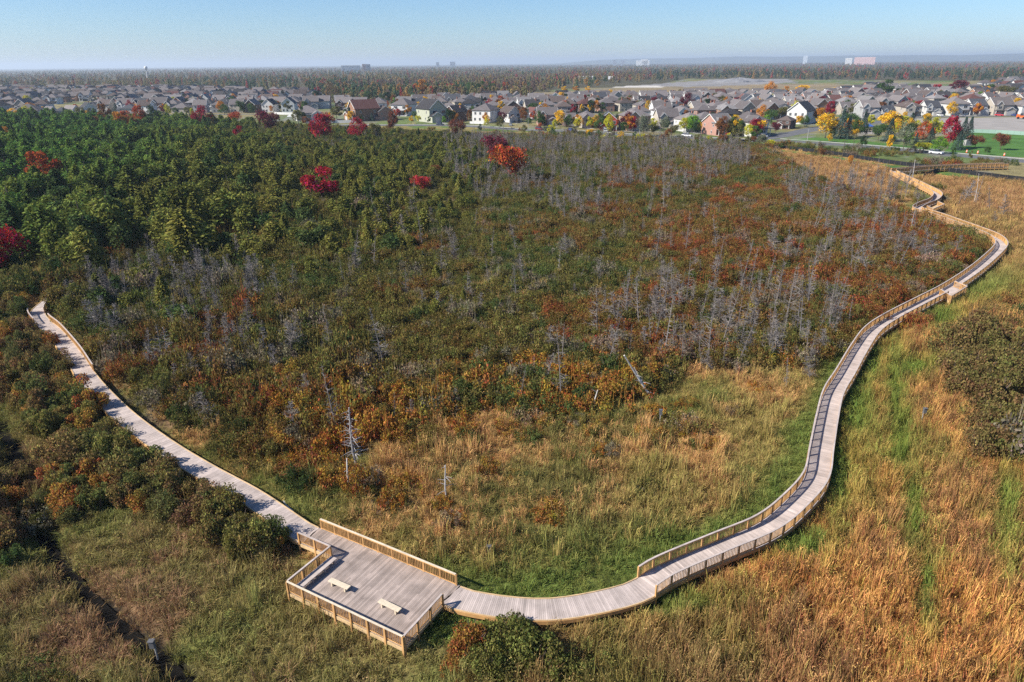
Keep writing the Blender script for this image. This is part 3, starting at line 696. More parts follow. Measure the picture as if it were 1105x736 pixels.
for Pc in (L_c, R_c, F_c, E_c):
    PP = resample(Pc, 2.6); T, Nn = normals(PP)
    for p, nn in zip(PP, Nn):
        for s in (-1, 1): q = p + nn * s * .85; mb.box(q[0] - .07, q[0] + .07, q[1] - .07, q[1] + .07, -.4, DZ - .05, 0, rng.uniform(.7, .9))
tag(link('pier', mb.mesh('pier', [M_RAIL]), BW), kind='stuff')
# inner rail (left hand walking away from the platform) and outer rail of the right arm
Li, Lo = offset(R_c, HW - .06), offset(R_c, -HW + .06)
si = arc_at(Li, pix(687, 612, DZ + 1.05)); so_ = arc_at(Lo, pix(707, 628, DZ + 1.05))
def rail_runs(P, s0, s1, side, step=10.5):
    n_ = max(1, round((s1 - s0) / step)); e = np.linspace(s0, s1, n_ + 1)
    for a, b in zip(e[:-1], e[1:]):
        Q = sub(P, a, b); far = np.hypot(*Q.mean(0)) > 92
        railing(BW, Q, side, simple=far or POSTS[0] > 92)
rail_runs(Li, si, plen(Li), 1)
k1 = arc_at(Lo, LOOK1[0]); k2 = arc_at(Lo, LOOK1[3])
k1, k2 = min(k1, k2), max(k1, k2)
rail_runs(Lo, so_, k1, -1); rail_runs(Lo, k2, plen(Lo), -1)
for Pc in (F_c, E_c):
    for sg in (1, -1):
        Po = offset(Pc, sg * (HW - .06)); Lp = plen(Po); n_ = max(1, round(Lp / 11)); e = np.linspace(.4, Lp - .4, n_ + 1)
        for a_, b_ in zip(e[:-1], e[1:]): railing(BW, sub(Po, a_, b_), sg, simple=True, z=DZ + (.3 if Pc is E_c else 0), h=1.25 if Pc is E_c else 1.07, bw=.115)
Ll, Lr = offset(L_c, HW - .06), offset(L_c, -HW + .06)
def lrun(a, b):
    best = None
    for P, s in ((Ll, 1), (Lr, -1)):
        pa, pb = pix(*a, DZ + 1.05), pix(*b, DZ + 1.05); e = min(np.linalg.norm(P - pa[:2], axis=1)) + min(np.linalg.norm(P - pb[:2], axis=1))
        if best is None or e < best[0]: best = (e, P, s, arc_at(P, pa), arc_at(P, pb))
    _, P, s, u, v = best
    railing(BW, sub(P, min(u, v), max(u, v)), s, simple=True)
lrun((48, 339), (98, 394)); lrun((34, 331), (36, 343)); lrun((51, 322), (53, 331)); 
def lookout(Q, label):
    Q = np.array(Q); c = Q.mean(0); r = empty("lookout", label, "lookout", (0, 0, 0))
    e = min(range(4), key=lambda i: walkdist(*(np.array([v]) for v in (Q[i] + Q[(i + 1) % 4]) / 2))[0])          # the side on the walkway
    Q = np.roll(Q, -e, axis=0); a, b, c_, d = Q
    mb = MB(); n_ = int(np.linalg.norm(d - a) / .145)
    for i in range(n_):
        t0, t1 = i / n_, (i + .94) / n_; q = [a + (d - a) * t0, b + (c_ - b) * t0, b + (c_ - b) * t1, a + (d - a) * t1]
        zz = DZ - .012; mb.add([(*p, zz) for p in q] + [(*p, zz - .04) for p in q], [(0, 1, 2, 3), (7, 6, 5, 4), (0, 4, 5, 1), (1, 5, 6, 2), (2, 6, 7, 3), (3, 7, 4, 0)], 0, rng.uniform(.95, 1.2))
    link('deck', mb.mesh('deck', [M_CURB]), r)
    cross = (b - a)[0] * (d - a)[1] - (b - a)[1] * (d - a)[0]; s = 1 if cross < 0 else -1
    mb = MB()
    for p, q in ((b, c_), (c_, d), (d, a)): edge_run(mb, np.array([p, q]), DZ - .4, DZ - .06, .05)
    link('edge_board', mb.mesh('edge_board', [M_CURB]), r)
    for p, q in ((b, c_), (c_, d), (d, a)): railing(r, np.array([p, q]), s, simple=True, sp=1.5)
    mb = MB(); m1, m2 = c_ + (a - c_) * .12 + (d - c_) * .08, d + (b - d) * .12 + (c_ - d) * .08
    mb.bar((*m1, DZ + .45), (*m2, DZ + .45), .4, .06); mb.bar((*m1, DZ + .22), (*m2, DZ + .22), .08, .4)
    link('bench_seat', mb.mesh('bench_seat', [M_BENCH]), r)
lookout(LOOK1, "small square lookout with pale boards on the right walkway's outer edge")
lookout(LOOK2, "small distant lookout tucked into the walkway's zigzag corner")

# viewing platform
VP = empty("viewing_platform", "wide grey viewing platform with railings and two benches at the walkway's bend", "viewing platform", (0, 0, 0))
mb = MB(); u = -3.6; sec = 1
while u < 11.0:
    v0 = 4.62 if u < -.02 else 0.02; cuts = [v0, 6.95] if v0 > 1 else [v0, rng.choice([2.3, 3.5, 4.65]), 6.95]
    if rng.random() < .15: sec = rng.uniform(.94, 1.05)
    for a, b in zip(cuts[:-1], cuts[1:]):
        c = (pl(u + .07, (a + b) / 2, DZ - .02)); mb.obox(c, (*UV, 0), (*VV, 0), (0, 0, 1), .069, (b - a) / 2 - .004, .02, 0, sec * rng.uniform(.74, 1.16))
    u += .146
link('deck', mb.mesh('deck', [M_DECK2]), VP)
def plq(*uv): return np.array([pl(*q)[:2] for q in uv])
mb = MB()
for q in (((-.02, -.02), (11.0, -.02)), ((11.02, -.02), (11.02, 4.62)), ((-.02, 0), (-.02, 4.6)), ((-3.6, 4.6), (-.05, 4.6)), ((-3.6, 6.98), (11.0, 6.98))): edge_run(mb, plq(*q), DZ - .34, DZ - .045, .06, 0, 2.4)
link('edge_board', mb.mesh('edge_board', [M_CURB]), VP)
for q, s, cm in ((((0, 0), (11, 0)), -1, M_BENCH), (((11, 0.05), (11, 4.6)), -1, M_CAP), (((0, 4.6), (0, 0.05)), -1, M_CAP), (((-3.6, 4.66), (-.02, 4.66)), -1, M_CAP), (((-3.3, 6.86), (2.5, 6.86), (10.75, 6.8)), 1, M_BENCH)):
    railing(VP, plq(*q), s, sp=1.57, capmat=cm, bw=.062)
mb = MB(); mb.bar(pl(.72, .3, DZ + .44), pl(.72, 4.3, DZ + .44), .42, .05); mb.bar(pl(.40, .3, DZ + .443), pl(.40, 4.3, DZ + .443), .16, .05)
for v in (.5, 1.7, 3.0, 4.1): mb.bar(pl(.45, v, DZ + .2), pl(.85, v, DZ + .2), .09, .4)
link('built_in_bench', mb.mesh('built_in_bench', [M_CAP]), VP)
mb = MB()
for uu in np.arange(.3, 11, 2.1):
    for v in (.4, 2.3, 4.4, 6.6): c = pl(uu, v, 0); mb.box(c[0] - .07, c[0] + .07, c[1] - .07, c[1] + .07, -.4, DZ - .05, 0, .8)
link('pier', mb.mesh('pier', [M_RAIL]), VP).__setitem__('kind', 'stuff')
for (qa, qb), lab in ((((355.5, 625), (376.5, 634)), "pale backless wooden bench nearer the platform's built-in bench"), (((409.2, 647.5), (431.5, 658.2)), "pale backless wooden bench nearer the platform's open corner")):
    a, b = pix(*qa, DZ + .45), pix(*qb, DZ + .45); c = (a + b) / 2; d = (b - a)[:2]; L = np.linalg.norm(d); rz = math.atan2(d[1], d[0])
    r = empty("bench", lab, "bench", (c[0], c[1], DZ), rz, "benches on the viewing platform")
    mb = MB()
    for k in range(4): mb.box(-L / 2, L / 2, -.22 + k * .113, -.22 + k * .113 + .105, .40, .45, 0, rng.uniform(.95, 1.08))
    link('seat', mb.mesh('seat', [M_BENCH]), r)
    for s in (-1, 1): mb = MB(); mb.box(s * L * .33 - .06, s * L * .33 + .06, -.17, .17, .002, .398); link('leg', mb.mesh('leg', [M_BENCH]), r)

# ------------------------------------------------------------------ houses
def hip(mb, x0, x1, y0, y1, z, rise, ov=.45, mi=0):
    x0 -= ov; x1 += ov; y0 -= ov; y1 += ov; hw, hd = (x1 - x0) / 2, (y1 - y0) / 2; cx, cy = (x0 + x1) / 2, (y0 + y1) / 2
    if hw > hd: a, b = (x0 + hd, cy), (x1 - hd, cy)
    else: a, b = (cx, y0 + hw), (cx, y1 - hw)
    V = [(x0, y0, z), (x1, y0, z), (x1, y1, z), (x0, y1, z), (x0, y0, z + .2), (x1, y0, z + .2), (x1, y1, z + .2), (x0, y1, z + .2), (*a, z + rise), (*b, z + rise)]
    Fs = [(3, 2, 1, 0), (0, 1, 5, 4), (1, 2, 6, 5), (2, 3, 7, 6), (3, 0, 4, 7)]
    Fs += [(4, 5, 9, 8), (5, 6, 9), (6, 7, 8, 9), (7, 4, 8)] if hw > hd else [(4, 5, 8), (5, 6, 9, 8), (6, 7, 9), (7, 4, 8, 9)]
    mb.add(V, Fs, mi)
def gable(wm, rm, x0, x1, y0, y1, z, rise, axis='y', ov=.4, trim=None):
    """Gable roof over a box; the ridge runs along axis; the end triangles go to the wall mesh."""
    if axis == 'y':
        cx = (x0 + x1) / 2; P = lambda x, y, zz: (x, y, zz); a0, a1, b0, b1 = x0, x1, y0, y1
    else:
        cx = (y0 + y1) / 2; P = lambda x, y, zz: (y, x, zz); a0, a1, b0, b1 = y0, y1, x0, x1
    for b, s in ((b0, 1), (b1, -1)):
        wm.add([P(a0, b + s * .02, z - .02), P(a1, b + s * .02, z - .02), P(cx, b + s * .02, z + rise - .1), P(a0, b + s * .3, z - .02), P(a1, b + s * .3, z - .02), P(cx, b + s * .3, z + rise - .1)], [(0, 1, 2), (5, 4, 3), (0, 3, 4, 1), (1, 4, 5, 2), (2, 5, 3, 0)])
        if trim is not None:
            for e in (a0, a1):
                trim.bar(P(e, b - s * (ov + .03), z + .05), P(cx, b - s * (ov + .03), z + rise + .05), .06, .3)
    sl = rise / (cx - a0)
    for e, s in ((a0 - ov, 1), (a1 + ov, -1)):
        ze = z - ov * sl
        V = [P(e, b0 - ov, ze), P(e, b1 + ov, ze), P(cx, b1 + ov, z + rise), P(cx, b0 - ov, z + rise)]; V += [(v[0], v[1], v[2] + .22) for v in V]
        rm.add(V, [(3, 2, 1, 0), (4, 5, 6, 7), (0, 1, 5, 4), (1, 2, 6, 5), (2, 3, 7, 6), (3, 0, 4, 7)])
def window_mesh(wd, ht):
    mb = MB(); mb.box(-wd / 2, wd / 2, -.06, .05, 0, ht, 1); mb.box(-wd / 2 + .1, wd / 2 - .1, -.075, 0, .1, ht - .1, 0)
    mb.box(-.03, .03, -.09, 0, .1, ht - .1, 1); return mb.mesh('window', [M_GLASS, M_TRIM])
WIN = {k: window_mesh(*k) for k in ((1.2, 1.5), (2.0, 1.6), (.9, 1.3), (2.4, 1.5))}
def garage_mesh(wd):
    mb = MB(); mb.box(-wd / 2, wd / 2, -.06, .05, 0, 2.3)
    for k in range(4): mb.box(-wd / 2 + .08, wd / 2 - .08, -.09, 0, .08 + k * .56, .54 + k * .56)
    return mb.mesh('garage_door', [M_GDOOR])
GD = {w_: garage_mesh(w_) for w_ in (2.7, 4.9)}
_m = MB(); _m.box(-.5, .5, -.06, .05, 0, 2.1); _m.box(-.3, .3, -.08, 0, 1.1, 1.9); FD = _m.mesh('front_door', [M_DOOR])
_m = MB(); _m.box(-.45, .45, -.35, .35, -1.6, 1.3); _m.box(-.52, .52, -.42, .42, 1.3, 1.45); CHIM = _m.mesh('chimney', [M_BRICK])
_m = MB(); _m.box(-.12, .12, -.12, .12, 0, 2.44); PPOST = _m.mesh('porch_post', [M_TRIM])
def house_variant(k):
    """Parts of one kind of house, its street front toward -y: wall, roof and the openings with their places."""
    wm, rm, tm = MB(), MB(), MB(); opens = []
    W = lambda key, x, y, z, rz=0: opens.append(('window', WIN[key], (x, y, z), rz))
    wd, d, h = [(10.5, 12, 5.8), (11.5, 11, 5.8), (9.2, 13, 6.0), (13, 12, 3.6), (11, 12, 5.8), (9.6, 11.5, 5.8)][k]
    x0, x1, y0, y1 = -wd / 2, wd / 2, -d / 2, d / 2
    wm.box(x0, x1, y0, y1, 0, h)
    if k in (0, 4): hip(rm, x0, x1, y0, y1, h, 3.4)
    elif k == 3: hip(rm, x0, x1, y0, y1, h, 3.6)
    elif k == 1: gable(wm, rm, x0, x1, y0, y1, h, 3.9, 'x', trim=tm)
    elif k == 2: gable(wm, rm, x0, x1, y0, y1, h, 3.9, 'y', trim=tm)
    else: gable(wm, rm, x0, x1, y0, y1, h, 3.7, 'x', trim=tm)
    sg = 1 if k % 2 == 0 else -1
    gx0, gx1 = (x0 + .02, x0 + 5.8) if sg > 0 else (x1 - 5.8, x1 - .02)
    gy = y0 - 2.4; gh = 2.9 if k != 4 else 5.6
    wm.box(gx0, gx1, gy, y0 + .1, 0, gh); gable(wm, rm, gx0, gx1, gy, y0 + (3.0 if gh > 3 else .1), gh, 2.5 if gh > 3 else 1.7, 'y', .3, tm)
    gc = (gx0 + gx1) / 2; opens.append(('garage_door', GD[4.9 if k != 2 else 2.7], (gc, gy, .05), 0))
    if gh > 3: W((2.0, 1.6), gc, gy, 3.5)
    elif h > 4: W((2.4, 1.5), gc, y0, 3.75) if k not in (1, 5) else None
    px_ = (gx1 + x1) / 2 if sg > 0 else (gx0 + x0) / 2
    opens.append(('front_door', FD, (px_ - .6, y0, .35), 0)); W((.9, 1.3), px_ + .9, y0, .9)
    # porch roof on posts
    pa, pb = (gx1 + .02, x1 - .1) if sg > 0 else (x0 + .1, gx0 - .02)
    rm.box(pa, pb, y0 - 2.0, y0 - .01, 2.75, 2.95); wm.box(pa, pb, y0 - 1.9, y0 - .01, 0, .3)
    for xx in (pa + .2, pb - .2): opens.append(('porch_post', PPOST, (xx, y0 - 1.73, .3), 0))
    if h > 4: W((2.0, 1.6), px_, y0, 3.7)
    if k in (1, 5):      # a cross gable over the upper front
        fx0, fx1 = px_ - 2.0, px_ + 2.0; wm.box(fx0, fx1, y0 - .5, y0 + .1, 3.0, h); gable(wm, rm, fx0, fx1, y0 - .5, y0 + 3.6, h, 2.2, 'y', .3, tm)
        opens.pop(); W((2.0, 1.6), px_, y0 - .5, 3.6); W((1.2, 1.5), gc, y0, 3.7)
    for q in (-.28, .3):
        for s, xx, rz in ((1, x1, math.pi / 2), (-1, x0, -math.pi / 2)):
            if h > 4: W((.9, 1.3), xx, q * d, 3.8, rz)
            W((.9, 1.3), xx, q * d + 1.2, .9, rz)
    for xx in (-.3, .05, .32):
        if h > 4: W((1.2, 1.5), xx * wd, y1, 3.7, math.pi)
        W((1.2, 1.5), xx * wd + .3, y1, .8, math.pi)
    zt = h + {0: 2.6, 1: 3.2, 2: 2.2, 3: 2.4, 4: 2.6, 5: 3.0}[k]
    return dict(wall=wm.mesh('wall', [M_WALL]), roof=rm.mesh('roof', [M_ROOF]), trim=tm.mesh('trim', [M_TRIM]), opens=opens, chim=(sg * wd * .22, d * .12, zt), wd=wd, d=d)
HV = [house_variant(k) for k in range(6)]
def house_whole(k):
    """Wall and roof of one kind in one mesh, for the far mass of houses."""
    a = HV[k]; mb = MB()
    for me, mi in ((a['wall'], 0), (a['roof'], 1)): mb.add([v.co[:] for v in me.vertices], [tuple(p.vertices) for p in me.polygons], mi)
    for nm, me, loc, rz in a['opens']:
        c, s = math.cos(rz), math.sin(rz); mb.add([(c * v.co.x - s * v.co.y + loc[0], s * v.co.x + c * v.co.y + loc[1], v.co.z + loc[2]) for v in me.vertices], [tuple(p.vertices) for p in me.polygons], 2)
    return mb.mesh('house', [M_WALL, M_ROOF, M_GLASS])
RC = {'grey brown': (.175, .155, .155), 'dark slate': (.075, .078, .090), 'taupe': (.215, .190, .185), 'brown': (.125, .098, .090), 'rust red': (.150, .072, .064), 'green': (.055, .10, .085), 'charcoal': (.055, .052, .056), 'light grey': (.25, .235, .235)}
WC = {'white': (.72, .71, .69), 'beige': (.48, .43, .36), 'grey': (.40, .40, .40), 'dark brick': (.12, .075, .065), 'pink brick': (.42, .24, .19), 'red': (.42, .065, .045), 'peach': (.50, .34, .23), 'orange brick': (.36, .20, .13), 'pale sage': (.42, .43, .34)}
# x0, x1, base y (photo), kind, wall, roof, turn (degrees)
FRONT = [(316, 349, 130, 3, 'white', 'taupe', 25), (380, 407, 131, 2, 'orange brick', 'rust red', -55), (405, 424, 130, 5, 'pink brick', 'brown', -60), (424, 450, 125, 0, 'white', 'grey brown', -20), (449, 483, 132, 2, 'pale sage', 'charcoal', 35), (483, 503, 131, 2, 'dark brick', 'charcoal', -40),
         (511, 539, 132, 0, 'white', 'grey brown', 155), (540, 560, 132, 2, 'white', 'brown', 30), (556, 570, 128.5, 5, 'white', 'green', 20), (568, 582, 128.5, 2, 'white', 'rust red', 25),
         (577, 603, 135, 1, 'pink brick', 'grey brown', 3), (605, 622, 136, 5, 'dark brick', 'grey brown', 8), (620, 645, 137.5, 4, 'beige', 'grey brown', 14), (644, 668, 141, 2, 'red', 'dark slate', -6), (667, 701, 140.5, 4, 'peach', 'grey brown', 8), (704, 732, 138, 1, 'beige', 'grey brown', 4),
         (728, 757, 142, 4, 'white', 'taupe', 16), (759, 787, 146, 5, 'pink brick', 'light grey', 22), (788, 824, 146.5, 4, 'white', 'grey brown', 24), (838, 857, 139, 0, 'dark brick', 'brown', -40), (849, 877, 134, 2, 'white', 'dark slate', 140),
         (902, 921, 124, 1, 'beige', 'grey brown', 0), (922, 945, 127, 5, 'grey', 'taupe', 0), (946, 963, 127, 1, 'grey', 'dark slate', 2), (965, 990, 126, 4, 'beige', 'brown', 0), (992, 1011, 124.5, 5, 'white', 'dark slate', -3), (1013, 1040, 124.5, 0, 'white', 'taupe', 0), (1039, 1060, 124, 5, 'white', 'dark slate', 0),
         (1062, 1088, 124.3, 1, 'beige', 'taupe', 0), (1089, 1112, 124, 4, 'white', 'grey brown', 0), (603, 620, 119.5, 0, 'white', 'grey brown', 30), (620, 641, 122, 0, 'dark brick', 'rust red', 10), (18, 50, 127.5, 3, 'white', 'grey brown', 10), (-22, 16, 126, 0, 'grey', 'charcoal', 5), (50, 62, 126, 2, 'white', 'grey brown', 60), (62, 75, 126, 0, 'grey', 'dark slate', 10), (74, 84, 124.5, 2, 'white', 'taupe', 70), (88, 106, 126, 2, 'white', 'charcoal', 40)]
HS = 1.12
houses = []
def add_house(x, y, k, wc, rc, turn, s, front=False):
    px, py, d = g2p(np.array([x]), np.array([y])); houses.append(dict(x=x, y=y, k=k, wc=wc, rc=rc, turn=math.radians(turn), s=s, px=float(px[0]), py=float(py[0]), d=float(d[0]), front=front))
for x0, x1, yb, k, wc, rc, turn in FRONT:
    p = pix((x0 + x1) / 2, yb); dd = proj(p)[2]; tw = (x1 - x0) * dd / FPX; s = np.clip(tw / (HV[k]['wd'] + .25 * HV[k]['d']), .8, 1.5)
    # the measured base is the front wall's foot; the house stands half its depth behind it
    q = p[:2] / np.linalg.norm(p[:2]); p2 = p[:2] + q * HV[k]['d'] * .45 * s; add_house(p2[0], p2[1], k, wc, rc, turn, s, True)
ZH = [([(-80, 124), (110, 122.5), (330, 121), (345, 113), (345, 103), (250, 99.2), (-80, 97.8)], 2), ([(350, 120), (425, 122), (425, 117), (350, 114)], 10), ([(425, 118), (445, 121), (560, 124), (600, 126), (700, 130), (760, 134), (850, 131), (900, 121), (990, 117), (1140, 117), (1140, 97), (1000, 100), (940, 98), (900, 105), (700, 107), (560, 109), (425, 113)], 6), ([(1035, 99), (1140, 97), (1140, 88), (1075, 91)], -4), ([(910, 104), (985, 104), (960, 97), (925, 97)], 28)]
roofs_p = ['grey brown'] * 9 + ['taupe'] * 6 + ['brown'] * 3 + ['dark slate'] * 3 + ['light grey'] * 2 + ['rust red'] * 1 + ['charcoal'] * 2
walls_p = ['white'] * 6 + ['beige'] * 5 + ['grey'] * 3 + ['dark brick'] * 4 + ['pink brick'] * 2 + ['orange brick'] * 1
taken = [(h_['x'], h_['y'], 13.0) for h_ in houses]
for poly, a_deg in ZH:
    a = math.radians(a_deg); X, Y = np.meshgrid(np.arange(-1700, 1700, 15.5), np.arange(380, 1900, 34.0)); X = X + (np.round(Y / 34) % 2) * 6
    gx = X.ravel() * math.cos(a) - Y.ravel() * math.sin(a) * .15 ; gy = Y.ravel() + X.ravel() * math.sin(a)
    gx = gx + rng.uniform(-1.5, 1.5, gx.size); gy = gy + rng.uniform(-3, 3, gx.size) + 10 * np.sin(gx / 140)
    px, py, d = g2p(gx, gy); ok = inpoly(px, py, poly) & (fbm(gx, gy, 110, 61) > .33)
    for x, y, row in zip(gx[ok], gy[ok], np.round(Y.ravel()[ok] / 34)):
        if any((x - t[0]) ** 2 + (y - t[1]) ** 2 < t[2] ** 2 for t in taken): continue
        taken.append((x, y, 12.5)); add_house(x, y, int(rng.choice([0, 1, 2, 3, 4, 5, 0, 4])), random.choice(walls_p), random.choice(roofs_p), (0 if row % 2 == 0 else 180) + a_deg + rng.normal(0, 5) + (90 if rng.random() < .12 else 0), HS * rng.uniform(.92, 1.08))
houses = [h_ for h_ in houses if -25 < h_['px'] < 1130]
houses.sort(key=lambda h_: h_['d'] * (.6 if h_['front'] else 1.0))
HTREE_AVOID = np.array([(h_['x'], h_['y']) for h_ in houses])
for it in houses: it['c'] = it['rc'].replace(' ', '-') + "-roofed"
for it in houses: it['n'] = it['wc']
for wn in WC:
    label_all([it for it in houses[:300] if it['n'] == wn], f"{wn.replace(' ', '-')} house", [(q[0], q[1], q[2]) for q in TOWN])
for it in houses[:300]:
    r = empty("house", it['label'], "house", (it['x'], it['y'], 0), it['turn'], "houses of the suburb beyond the bog"); r.scale = (it['s'],) * 3
    v = HV[it['k']]; wt = np.array(WC[it['wc']]) * rng.uniform(.64, .86); rt = np.array(RC[it['rc']]) * rng.uniform(.55, .85)
    tinted(link('wall', v['wall'], r), wt, rt); rf = tinted(link('roof', v['roof'], r), wt, rt)
    if it['d'] < 800: link('trim', v['trim'], r)
    if rng.random() < .5: link('chimney', CHIM, rf, v['chim'])
    if it['d'] < 640:
        for nm, me, loc, rz in v['opens']:
            if nm == 'window' and abs(loc[1]) > 4 and math.cos(it['turn'] + rz) < -.2: continue     # faces away: the photo shows nothing of it
            link(nm, me, r, loc, (0, 0, rz))
rest = houses[300:]
if rest:
    source('house_kind', [house_whole(k) for k in range(6)])
    scatter("far_houses", 'house_kind', [(h_['x'], h_['y'], 0) for h_ in rest], [h_['turn'] for h_ in rest], [(h_['s'],) * 3 for h_ in rest], [np.array(WC[h_['wc']]) * .78 for h_ in rest], [np.array(RC[h_['rc']]) * rng.uniform(.5, .78) for h_ in rest])

# ------------------------------------------------------------------ broadleaf trees and spruces, each where the photograph shows it
BROAD = [broad_mesh(2600, 16, .026), broad_mesh(2600, 20, .024), broad_mesh(2200, 12, .028), broad_mesh(2400, 18, .025, base=.1)]
LOOSE = [broad_mesh(1200, 14, .024, sparse=1.25), broad_mesh(1100, 16, .024, sparse=1.3)]
SPRUCE = [conifer_mesh(2200, 1.0, .46, .035, .85, .5), conifer_mesh(2200, 1.0, .44, .034, .75, .55)]
BTR = [trunk_mesh(.72, .022, .02, 5), trunk_mesh(.7, .024, .03, 6)]; STR = [trunk_mesh(.9, .018, 0, 0)]
TC = {'cr': (.28, .016, .030), 'ma': (.13, .024, .036), 'or': (.36, .080, .026), 'og': (.46, .20, .028), 'gy': (.66, .40, .025), 'li': (.46, .44, .03), 'bg': (.15, .28, .035), 'gr': (.065, .115, .035), 'dg': (.035, .062, .026), 'ol': (.13, .125, .040), 'ru': (.20, .085, .032), 'br': (.15, .10, .06), 'sp': (.052, .082, .070), 'wi': (.15, .17, .11), 're': (.36, .030, .028), 'mg': (.17, .06, .035)}
TW = {'cr': 'crimson', 'ma': 'dark maroon', 'or': 'orange red', 'og': 'orange', 'gy': 'golden yellow', 'li': 'lime yellow', 'bg': 'bright green', 'gr': 'green', 'dg': 'dark green', 'ol': 'olive', 'ru': 'russet', 'br': 'brown', 'sp': 'bluish green', 'wi': 'silvery green', 're': 'bright red', 'mg': 'maroon and green'}
# colour, x, base y, width, height, all in photo pixels
TREES = """cr 895 128 13 16;li 926 124 11 13;gy 890 149 23 20;sp 906.6 150 13 23;sp 914 150 11 18;gr 924 148 12 16;gr 916 135 16 12;sp 932 138 9 13;li 939 137 9 10;gy 960 140 21 15;gy 966 146 10 12;gr 947 152 14 17;sp 959 153 14 18;wi 973.5 166 17 27;gy 959 164 7 14;gy 895 153 5 7;dg 931 159 7 10;og 917 178 5 10
li 974 138 11 10;sp 982 141 11 14;gy 999 134 8 9;li 1008 149 15 17;li 988 140 9 8;or 995 154 16 17;sp 1003 156 9 14;cr 1022 161 18 27;sp 1033 162 11 16;sp 1038 151 10 18;sp 1044 151 10 18;li 995.6 164 15 10;bg 1011.5 166 15 14;mg 1052 160 14 13;mg 1079.5 162 14 17;gr 1065 167 6 7;gr 1028 169 4 8;ol 1046 174 4 9;li 1056 122.5 15 13
re 988.5 121.5 11 14;ma 1009 122 6 9;cr 1010 104 15 11;ma 1033 104 19 15;gr 1026 109 26 8;gr 1054 101 12 9;gr 1068 101 12 9;ol 1086 106 19 14;gr 1096 102 14 9;gy 992 99 10 7;gr 997 101 11 8;gr 954 105 18 16;gr 970 105 10 10;gy 900 101 11 6;or 911.5 105 8 9;ma 889 107 11 6;gy 866 101 15 8;og 847 106 9 11;gr 840 107 10 8;ma 830 112 8 6
ma 741 120 16 17;ma 706 117 12 11;gr 713 125 22 11;ol 770.6 112 14 10;cr 794 113 9 6;gy 806 114 8 5;og 764.5 116 5 6;li 790 108 9 5;gr 793.6 103 7 5;og 830 102 13 12;gr 839 106 9 8;cr 831 114 8 9;gr 838 118 12 9;gr 776 125 22 8;wi 716 143 12 16;ol 727 147 11 13;dg 751 145 10 12;gy 756 144 9 14;li 807 150 11 14;ol 795 154 15 17;gr 815 153 12 15;re 785 151 8 7;gr 831 133 16 15;ma 837 144 11 13
li 598.4 140 6.5 10;li 623 139 8 10;li 636 141 9 13;li 657 144 11 18;gr 673 144 10 11;wi 694.6 147 18 20;ol 705 146 10 13;gr 693 120 14 12;og 621.5 100 9 6;gy 634 100 7 6;gy 609 100 8 6;gr 649 122 10 10;gr 571 136 7 8;ru 566 130 7 10;or 582.5 140 4 8;ma 646 141 6 7;gr 602 137 5 6
og 455 105 17 16;re 466 108 6 13;cr 486 103.5 12 14;re 501 105 6 7;or 545.7 101 7 13;gy 552.5 101 6 7;og 431 100 8 8;gr 508 104 13 13;gr 520 104 13 14;gr 531 104 12 12;dg 495 104 12 11;og 442 109 8 6;li 452 133 6 9;gy 444 134 6 8;bg 479 135 6 8;dg 487 134 12 17;ru 507 133 6 13;ma 543 133 9 13;li 524.5 137 6 8;ol 539.5 139 9 12;re 430 128 7 9;mg 425 146 12 22;mg 494 149 17 18;dg 518 144 5 9;gr 463 134 5 7
ma 292 145 24 27;cr 351 155 24 25;cr 386.6 151 18 18;gy 355.5 133 8 10;gy 381.5 122 14 12;gy 384 129 8 8;bg 390 131 6 6;og 339 116 8 8;li 320 128 8 8;ol 322 135 12 14;dg 343 113 11 13;br 357 113 13 22;br 365 113 10 18;gr 398 110 11 10;ol 364 129 16 12;gr 376 128 10 11;br 424 141 11 20;ol 406 149 12 15;dg 418 112 12 11;ru 331 136 10 9
or 138 143 18 20;or 153 139 16 22;ru 146 146 12 18;dg 167 139 13 22;ma 177.5 125 8 10;li 182 125 7 11;ol 204 124 10 9;li 208 127 5 9;cr 220 140 21 22;gy 229 119 9 8;gy 232.5 114 6 6;gr 252 118 10 12;gr 261 122 10 14;or 254 137 15 17;cr 259 153 11 13;gy 268 119 5 7;gr 242 124 11 10;gy 154 153 8 10;or 197 138 8 9;re 164 156 7 10;gr 272 124 10 11;dg 284 120 14 10;gr 299 120 12 10;gy 306 119 6 8;ol 311 122 8 11;gr 190 124 8 7
gy 15 126 13 8;gy 28 126 7 8;ol 88.7 129 10 14;ru 116 139 15 23;og 132 144 16 20;og 12 162 12 19;ol 99 128 7 10;gr 5 138 14 14;ru 105 141 10 14
cr 348 221 37 31;sp 178 241 12 21;sp 268 236 10 20;sp 295 220 7 11;sp 224 302 15 21;sp 457 286 10 14;or 53 208 31 34;cr 6 304 46 62;re 456 208 19 18;ma 536 174 24 26;or 551 197 36 38;ma 262 152 7 9;cr 344 151 12 14;ru 470 190 10 12"""
trees = []
for t in TREES.replace("\n", ";").split(";"):
    c, *v = t.split(); x, yb, wp, hp = map(float, v); p = pix(x, yb); d = float(proj(p)[2])
    trees.append(dict(c=TW[c], k=c, px=x, py=yb, x=p[0], y=p[1], d=d, m=True, w=wp * d / FPX * 1.22, h=hp * d / FPX / .95 * 1.12))
